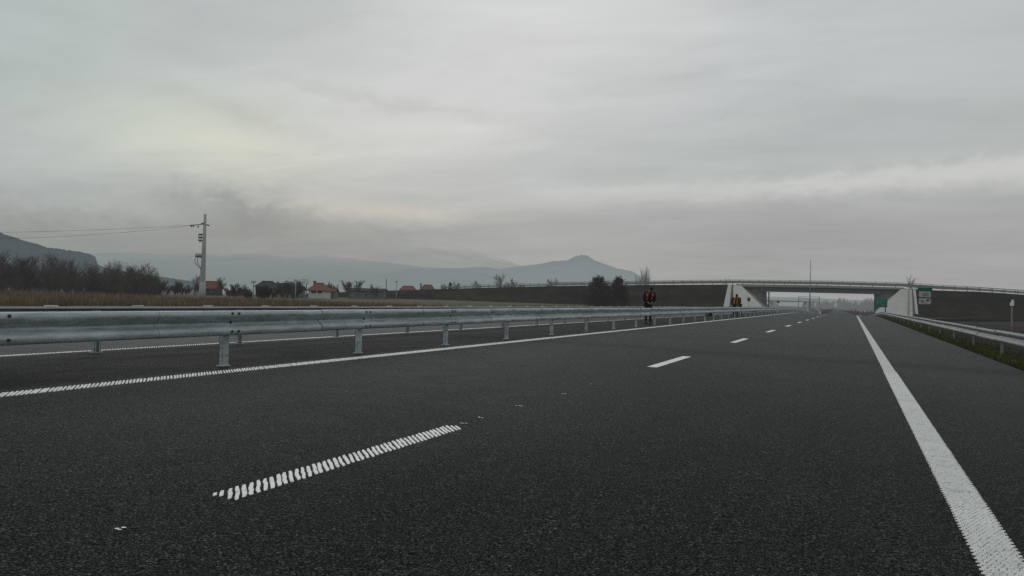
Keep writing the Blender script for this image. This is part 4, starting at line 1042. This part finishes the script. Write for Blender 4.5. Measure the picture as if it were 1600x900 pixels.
# small black machine lying on the median
sp_y = y_of(1107, -9.0); bx_ = -9.0 + road_x(sp_y); gz = road_h(-9.0, sp_y)
st = thing('equipment_case', (bx_, sp_y, gz), 'small black case with a grey round end on the median between the workers', 'case', rz=frame_rz())
m_ = MB(); m_.prism([(-.16, -.13, .03), (.22, -.13, .03), (.22, -.13, .24), (.18, -.13, .28), (-.12, -.13, .28), (-.16, -.13, .24)], (0, .26, 0)); m_.build('body', MAT['black'], st)
m_ = MB(); m_.tube([(-.13, -.19, .145), (-.13, -.13, .145)], .142, 16); wh = m_.build('wheel', MAT['black'], st)
m_ = MB(); m_.tube([(-.13, -.205, .145), (-.13, -.185, .145)], .075, 14); m_.build('hub', MAT['grey_metal'], wh)
m_ = MB(); m_.tube([(.0, 0, .28), (.0, 0, .33), (.14, 0, .33), (.14, 0, .28)], .012, 6); m_.build('handle', MAT['dark_metal'], st)

# ------------------------------------------------------------------ people
def skin_obj(name, chains, mat, parent, sub_lv=2):
    """chains: lists of (point, radius); points that coincide are shared; grown with a Skin modifier and frozen to a mesh"""
    vs = []; rad = []; ed = []; idx = {}; roots = []
    for ch in chains:
        prev = None
        for k, (p, r) in enumerate(ch):
            key = tuple(round(c, 4) for c in p)
            if key not in idx: idx[key] = len(vs); vs.append(tuple(p)); rad.append(r)
            i = idx[key]
            if prev is not None and prev != i: ed.append((prev, i))
            prev = i
    me = bpy.data.meshes.new(name); me.from_pydata(vs, ed, []); me.update()
    o = bpy.data.objects.new(name, me); COL.objects.link(o)
    o.modifiers.new('skin', 'SKIN'); sv = me.skin_vertices[0].data if me.skin_vertices else None
    if sv is None:
        bm = bmesh.new(); bm.from_mesh(me); bm.verts.layers.skin.verify(); bm.to_mesh(me); bm.free(); sv = me.skin_vertices[0].data
    comp = list(range(len(vs)))
    def find(a):
        while comp[a] != a: a = comp[a]
        return a
    for a, b in ed: comp[find(a)] = find(b)
    seen = set()
    for i in range(len(vs)):
        r = rad[i]; sv[i].radius = r if isinstance(r, tuple) else (r, r); f = find(i); sv[i].use_root = f not in seen; seen.add(f)
    ss = o.modifiers.new('sub', 'SUBSURF'); ss.levels = ss.render_levels = sub_lv
    dg = bpy.context.evaluated_depsgraph_get(); dg.update(); ev = o.evaluated_get(dg); nm = bpy.data.meshes.new_from_object(ev)
    o.modifiers.clear(); o.data = nm; bpy.data.meshes.remove(me); nm.name = name
    nm.polygons.foreach_set('use_smooth', [True] * len(nm.polygons)); nm.materials.clear(); nm.materials.append(mat)
    o.parent = parent; return o
def person(u, r, height, rz, label, jacket, trousers, vest, cap, bow=.35, arms='front', stride=.10, vest_tape=True, tlow=.12, bulk=0.0):
    y = y_of(u, r); base = (r + road_x(y), y, road_h(r, y))
    t = thing('person', base, label, 'person', rz=rz); k = height / 1.75; V = lambda x, y, z: Vector((x * k, y * k, z * k))
    ln = bow                                                # forward is -y in the person's frame
    hip, waist, chest, neck = V(0, .02, .93), V(0, -.00 - ln * .06, 1.08), V(0, -.02 - ln * .22, 1.30), V(0, -.03 - ln * .40, 1.465)
    headb, head, headt = V(0, -.06 - ln * .62, 1.53), V(0, -.09 - ln * .78, 1.615), V(0, -.08 - ln * .80, 1.70)
    legs = []; arms_ = []; J = {}
    for s in (-1, 1):
        st_ = stride * s
        legs.append([(hip, (.155 * k, .11 * k)), (V(.095 * s, .01, .86), .092 * k), (V(.11 * s, -.02 + st_ * .5, .49), .062 * k), (V(.115 * s, .03 + st_, .09), .043 * k), (V(.12 * s, -.03 + st_, .045), .045 * k), (V(.13 * s, -.15 + st_, .035), .036 * k)])
        sh = V(.185 * s, -.03 - ln * .30, 1.40)
        if arms == 'front': el, wr, pa = V(.235 * s, -.03 - ln * .3, 1.12), V(.10 * s, -.24 - ln * .2, 1.00), V(.055 * s, -.29 - ln * .2, .965)
        elif arms == 'down': el, wr, pa = V(.26 * s, .03 - ln * .2, 1.11), V(.25 * s, -.05 - ln * .25, .87), V(.24 * s, -.075 - ln * .27, .79)
        else: el, wr, pa = V(.24 * s, -.06 - ln * .3, 1.13), V(.16 * s, -.27 - ln * .2, 1.16), V(.12 * s, -.34 - ln * .2, 1.18)
        J[s] = (sh, el, wr, pa)
        arms_.append([(chest, (.165 * k, .115 * k)), (sh, .068 * k), (el, .048 * k), (wr, .031 * k), (pa, (.038 * k, .022 * k))])
    torso = [(hip, (.155 * k, .11 * k)), (waist, (.145 * k, .105 * k)), (chest, (.165 * k, .115 * k)), (neck, .058 * k), (headb, .062 * k), (head, (.076 * k, .092 * k)), (headt, (.055 * k, .066 * k))]
    fingers = []
    for s in (-1, 1):
        sh, el, wr, pa = J[s]; d = (pa - wr).normalized(); a = d.cross(Vector((s, 0.01, 0.02))).normalized(); curl = d.cross(a).normalized() * -s
        for q, (off, L) in enumerate(((-.030, .070), (-.010, .082), (.010, .076), (.030, .060))):
            b = pa + a * off * k; fingers.append([(b, .0105 * k), (b + d * L * .55 * k, .0095 * k), (b + d * L * .9 * k + curl * .022 * k, .0078 * k)])
        b = wr + (pa - wr) * .45 - a * .028 * k; fingers.append([(b, .012 * k), (b - a * .022 * k + d * .03 * k, .0105 * k), (b - a * .026 * k + d * .06 * k, .0085 * k)])
    body = skin_obj('body', [torso] + legs + arms_ + fingers, MAT['skin'], t)
    # face: nose, ears, eye sockets kept in the head's own mesh size
    hf = (head - headb).normalized(); fwd = Vector((0, -1, -.35 * ln)).normalized()
    fm = MB(); fm.ball(head + fwd * .093 * k - hf * .005, .017 * k, 8, 6); fm.ball(head + fwd * .085 * k - hf * .045 * k, (.026 * k, .014 * k, .008 * k), 8, 6)
    for s in (-1, 1): fm.ball(head + Vector((s * .078 * k, .01, 0)), (.014 * k, .026 * k, .033 * k), 8, 6); fm.ball(head + fwd * .078 * k + Vector((s * .03 * k, 0, .022 * k)), .013 * k, 8, 6)
    fm.build('face', MAT['skin'], t, smooth=True)
    g_ = lambda r, a: tuple(x + a for x in r) if isinstance(r, tuple) else r + a
    skin_obj('trousers', [[(p, g_(r, .014 * k)) for p, r in l[:4]] for l in legs], MAT[trousers], t)
    for l in legs: skin_obj('shoe', [[(p, g_(r, .012 * k)) for p, r in l[3:]]], MAT['black'], t)
    low = hip + Vector((0, .0, -.06 * k))
    skin_obj('jacket', [[(low, (.175 * k + bulk, .125 * k + bulk)), (waist, (.178 * k + bulk, .14 * k + bulk)), (chest, (.195 * k + bulk, .145 * k + bulk)), (neck - Vector((0, 0, .02)), .075 * k)]] + [[(chest, (.195 * k + bulk, .145 * k + bulk))] + [(p, g_(r, .026 * k + bulk * .8)) for p, r in a[1:3]] + [(a[3][0], .050 * k)] for a in arms_], MAT[jacket], t)
    if vest:
        # open vest: two front panels and a back panel following the jacket
        vm = MB(); tp_ = MB(); rows = 9; cols = 26
        ctr = [low, waist, chest, neck - Vector((0, 0, .03 * k))]; rr = [(.205, .158), (.212, .172), (.232, .178), (.125, .115)]
        def at(tt):
            f = tt * 3; i = min(2, int(f)); q = f - i; return ctr[i].lerp(ctr[i + 1], q), lerp(rr[i][0], rr[i + 1][0], q) * k, lerp(rr[i][1], rr[i + 1][1], q) * k
        def quad(mb, t0, t1, a0, a1, off):
            P = []
            for tt, aa in ((t0, a0), (t0, a1), (t1, a1), (t1, a0)):
                c, rx_, ry_ = at(tt); P.append(c + Vector((math.sin(aa) * (rx_ + off + bulk), -math.cos(aa) * (ry_ + off + bulk), 0)))
            mb.add(P, [(0, 1, 2, 3)])
        for i in range(rows):
            t0, t1 = lerp(tlow, .99, i / rows), lerp(tlow, .99, (i + 1) / rows)
            for j in range(cols):
                a0, a1 = -PI + 2 * PI * j / cols, -PI + 2 * PI * (j + 1) / cols; am = (a0 + a1) / 2; tm = (t0 + t1) / 2
                if abs(am) < .32: continue                              # open front
                if .48 < tm < .93 and abs(abs(am) - 1.57) < .42: continue     # arm holes
                quad(vm, t0, t1, a0, a1, 0)
                if vest_tape and (abs(abs(am) - .62) < .14 or .42 < tm < .47): quad(tp_, t0, t1, a0, a1, .008)
        vo = vm.build('vest', MAT[vest], t, smooth=True)
        if tp_.v: tp_.build('reflective_strip', MAT['reflect'], vo)
    if cap:
        cm = MB(); cm.ball(head + hf * .040 * k + Vector((0, .012 * k, 0)), (.096 * k, .112 * k, .085 * k), 14, 9)
        cm.prism([head + fwd * .08 * k + hf * .03 * k + Vector((x * k, yy * k, 0)) for x, yy in ((-.07, .02), (.07, .02), (.055, -.06), (-.055, -.06))], (0, 0, .012 * k)); cm.build('cap', MAT[cap], t, smooth=True)
    return t
person(1012.5, -7.86, 1.58, math.radians(22), 'worker in open orange safety vest and dark clothes, head bowed, behind the guardrail', 'cloth_black', 'cloth_brown', 'vest_orange', 'cloth_green', bow=.85, arms='front', tlow=.40, bulk=.03)
person(1147.5, -7.95, 1.66, math.radians(30), 'further worker in dark jacket and striped vest, left of the two standing close together', 'cloth_black', 'cloth_navy', 'vest_yellow', 'cloth_black', bow=.35, arms='down', vest_tape=True)
person(1155.0, -8.15, 1.69, math.radians(-35), 'further worker in dull red top, right of the two standing close together', 'vest_red', 'cloth_black', None, 'cloth_black', bow=.30, arms='hold')

# ------------------------------------------------------------------ sky and light
w = bpy.data.worlds.new('World'); S.world = w; w.use_nodes = True; nt = w.node_tree; nt.nodes.clear()
SUN_D = ray(430, 60); SUN_EL = math.asin(SUN_D[2]); SUN_AZ = math.atan2(SUN_D[0], SUN_D[1])
tc = nt.nodes.new('ShaderNodeTexCoord'); dirv = tc.outputs['Generated']
sep = nt.nodes.new('ShaderNodeSeparateXYZ'); nt.links.new(dirv, sep.inputs[0])
X, Y, Z = sep.outputs
az = math_(nt, 'ARCTAN2', X, Y); el = math_(nt, 'ARCSINE', Z)
zp = math_(nt, 'ADD', math_(nt, 'MAXIMUM', Z, 0.0), 0.16)
cmb = nt.nodes.new('ShaderNodeCombineXYZ'); nt.links.new(math_(nt, 'DIVIDE', X, zp), cmb.inputs[0]); nt.links.new(math_(nt, 'DIVIDE', Y, zp), cmb.inputs[1])
n1 = noise(nt, vscale(nt, cmb.outputs[0], (0.55, 1.25, 1)), 1.0, 6, 0.55, 0.5)
n2 = noise(nt, vscale(nt, cmb.outputs[0], (1.6, 3.4, 1)), 1.0, 6, 0.6, 0.8)
aev = nt.nodes.new('ShaderNodeCombineXYZ'); nt.links.new(az, aev.inputs[0]); nt.links.new(el, aev.inputs[1])
n3 = noise(nt, vscale(nt, aev.outputs[0], (5, 26, 1)), 1.0, 6, 0.6, 0.6)
n4 = noise(nt, vscale(nt, aev.outputs[0], (16, 30, 1)), 1.0, 6, 0.62, 0.5)
n5 = noise(nt, vscale(nt, aev.outputs[0], (34, 52, 1)), 1.0, 7, 0.66, 0.3)
def ae(u, v): d = ray(u, v); return math.atan2(d[0], d[1]), math.asin(d[2])
def blob(u, v, su, sv, ang=0.0, warp=0.0, nz=None, power=1.0):
    """soft bright or dark area of cloud centred on a direction of the sky (sizes in degrees-like units of the photo)"""
    a0, e0 = ae(u, v); ca, sa = math.cos(ang), math.sin(ang)
    da_ = math_(nt, 'SUBTRACT', az, a0); de_ = math_(nt, 'SUBTRACT', el, e0)
    if warp: de_ = math_(nt, 'ADD', de_, math_(nt, 'MULTIPLY', math_(nt, 'SUBTRACT', nz, 0.5), warp))
    p = math_(nt, 'DIVIDE', math_(nt, 'ADD', math_(nt, 'MULTIPLY', da_, ca), math_(nt, 'MULTIPLY', de_, sa)), su / F)
    q = math_(nt, 'DIVIDE', math_(nt, 'SUBTRACT', math_(nt, 'MULTIPLY', de_, ca), math_(nt, 'MULTIPLY', da_, sa)), sv / F)
    r2 = math_(nt, 'ADD', math_(nt, 'MULTIPLY', p, p), math_(nt, 'MULTIPLY', q, q))
    return math_(nt, 'EXPONENT', math_(nt, 'MULTIPLY', r2, -1.0))
grad = ramp(nt, el, [(0.0, (0.335, 0.345, 0.343)), (0.035, (0.355, 0.362, 0.358)), (0.10, (0.43, 0.437, 0.434)), (0.20, (0.485, 0.505, 0.505)), (0.34, (0.48, 0.515, 0.517)), (0.8, (0.52, 0.56, 0.57))])
c = grad
def addc(c, f, col, k):
    return mixc(nt, math_(nt, 'MULTIPLY', f, k, clamp=True), c, col)
BR = (0.64, 0.645, 0.635); WARM = (0.69, 0.70, 0.575); DK = (0.30, 0.315, 0.318)
c = addc(c, blob(860, 50, 360, 150, 0.20, .05, n3), (0.69, 0.69, 0.69), .85)
c = addc(c, blob(560, 190, 330, 75, -.10, .06, n3), BR, .55)
c = addc(c, blob(300, 212, 200, 52, -.12, .06, n3), WARM, .95)
c = addc(c, blob(330, 165, 170, 15, -.22, .04, n4), DK, .22)
c = addc(c, blob(600, 331, 150, 13, -.02, .02, n4), (0.64, 0.61, 0.52), .75)
c = addc(c, blob(690, 215, 150, 40, .1, .06, n4), (0.65, 0.655, 0.62), .5)
c = addc(c, blob(1330, 284, 350, 15, 0.06, .026, n5), (0.64, 0.642, 0.628), .95)
c = addc(c, blob(980, 297, 130, 7, 0.05, .012, n5), (0.62, 0.622, 0.61), .6)
c = addc(c, blob(1620, 270, 260, 16, 0.02, .03, n5), (0.62, 0.622, 0.605), .55)
c = addc(c, blob(1300, 215, 360, 45, 0.09, .05, n3), (0.43, 0.475, 0.465), .6)
c = addc(c, blob(1250, 350, 420, 42, 0.0, .03, n3), (0.33, 0.338, 0.335), .6)
c = addc(c, blob(60, 300, 260, 32, 0.0, .05, n4), (0.36, 0.377, 0.375), .5)
c = addc(c, blob(385, 342, 85, 34, -.25, .085, n5), (0.27, 0.285, 0.285), 1.0)
c = addc(c, blob(290, 318, 38, 17, .0, .07, n5), (0.315, 0.33, 0.33), .75)
c = addc(c, blob(120, 303, 60, 16, .0, .06, n5), (0.35, 0.37, 0.368), .6)
c = addc(c, blob(560, 372, 240, 24, -.03, .04, n5), (0.32, 0.325, 0.325), .7)
c = addc(c, blob(560, 150, 260, 10, -.12, .05, n4), (0.47, 0.475, 0.47), .4)
c = addc(c, blob(0, 60, 330, 200, 0, .05, n3), (0.45, 0.51, 0.50), .8)
c = addc(c, blob(120, 368, 340, 42, 0.0, .05, n5), (0.275, 0.29, 0.284), .95)
tex = math_(nt, 'ADD', math_(nt, 'MULTIPLY', math_(nt, 'SUBTRACT', n1, .5), .36), math_(nt, 'ADD', math_(nt, 'MULTIPLY', math_(nt, 'SUBTRACT', n2, .5), .20), math_(nt, 'MULTIPLY', math_(nt, 'SUBTRACT', n3, .5), .16)))
tex = math_(nt, 'ADD', tex, 1.0)
texc = nt.nodes.new('ShaderNodeCombineColor')
for i in range(3): nt.links.new(tex, texc.inputs[i])
c = mixc(nt, 1.0, c, texc.outputs[0], 'MULTIPLY')
sky = nt.nodes.new('ShaderNodeTexSky'); sky.sky_type = 'NISHITA'; sky.sun_disc = False; sky.sun_elevation = SUN_EL; sky.sun_rotation = SUN_AZ
sky.air_density = 1.5; sky.dust_density = 1.0
bg1 = nt.nodes.new('ShaderNodeBackground'); nt.links.new(sky.outputs[0], bg1.inputs[0]); bg1.inputs[1].default_value = 0.05
bg2 = nt.nodes.new('ShaderNodeBackground'); nt.links.new(c, bg2.inputs[0]); bg2.inputs[1].default_value = 1.0
mx = nt.nodes.new('ShaderNodeMixShader'); mx.inputs[0].default_value = 0.985; nt.links.new(bg1.outputs[0], mx.inputs[1]); nt.links.new(bg2.outputs[0], mx.inputs[2])
wo = nt.nodes.new('ShaderNodeOutputWorld'); nt.links.new(mx.outputs[0], wo.inputs[0])
sl = bpy.data.lights.new('sun', 'SUN'); sl.energy = 0.5; sl.angle = math.radians(40); sl.color = (1.0, 0.985, 0.96)
so = bpy.data.objects.new('sun', sl); COL.objects.link(so); so.location = (0, 0, 60)
so.rotation_euler = Vector(-SUN_D).to_track_quat('-Z', 'Y').to_euler()
S.view_settings.view_transform = 'Standard'; S.view_settings.look = 'None'; S.view_settings.exposure = 0; S.view_settings.gamma = 1
S.render.engine = 'CYCLES'
try: S.cycles.use_denoising = False
except Exception: pass
S.cycles.max_bounces = 6
print('CAMCHECK', project((0, 1e6, CAM_H)), 'det', np.linalg.det(Rcw), 'roll', math.degrees(math.atan2(RIGHT[2], math.hypot(RIGHT[0], RIGHT[1]))))
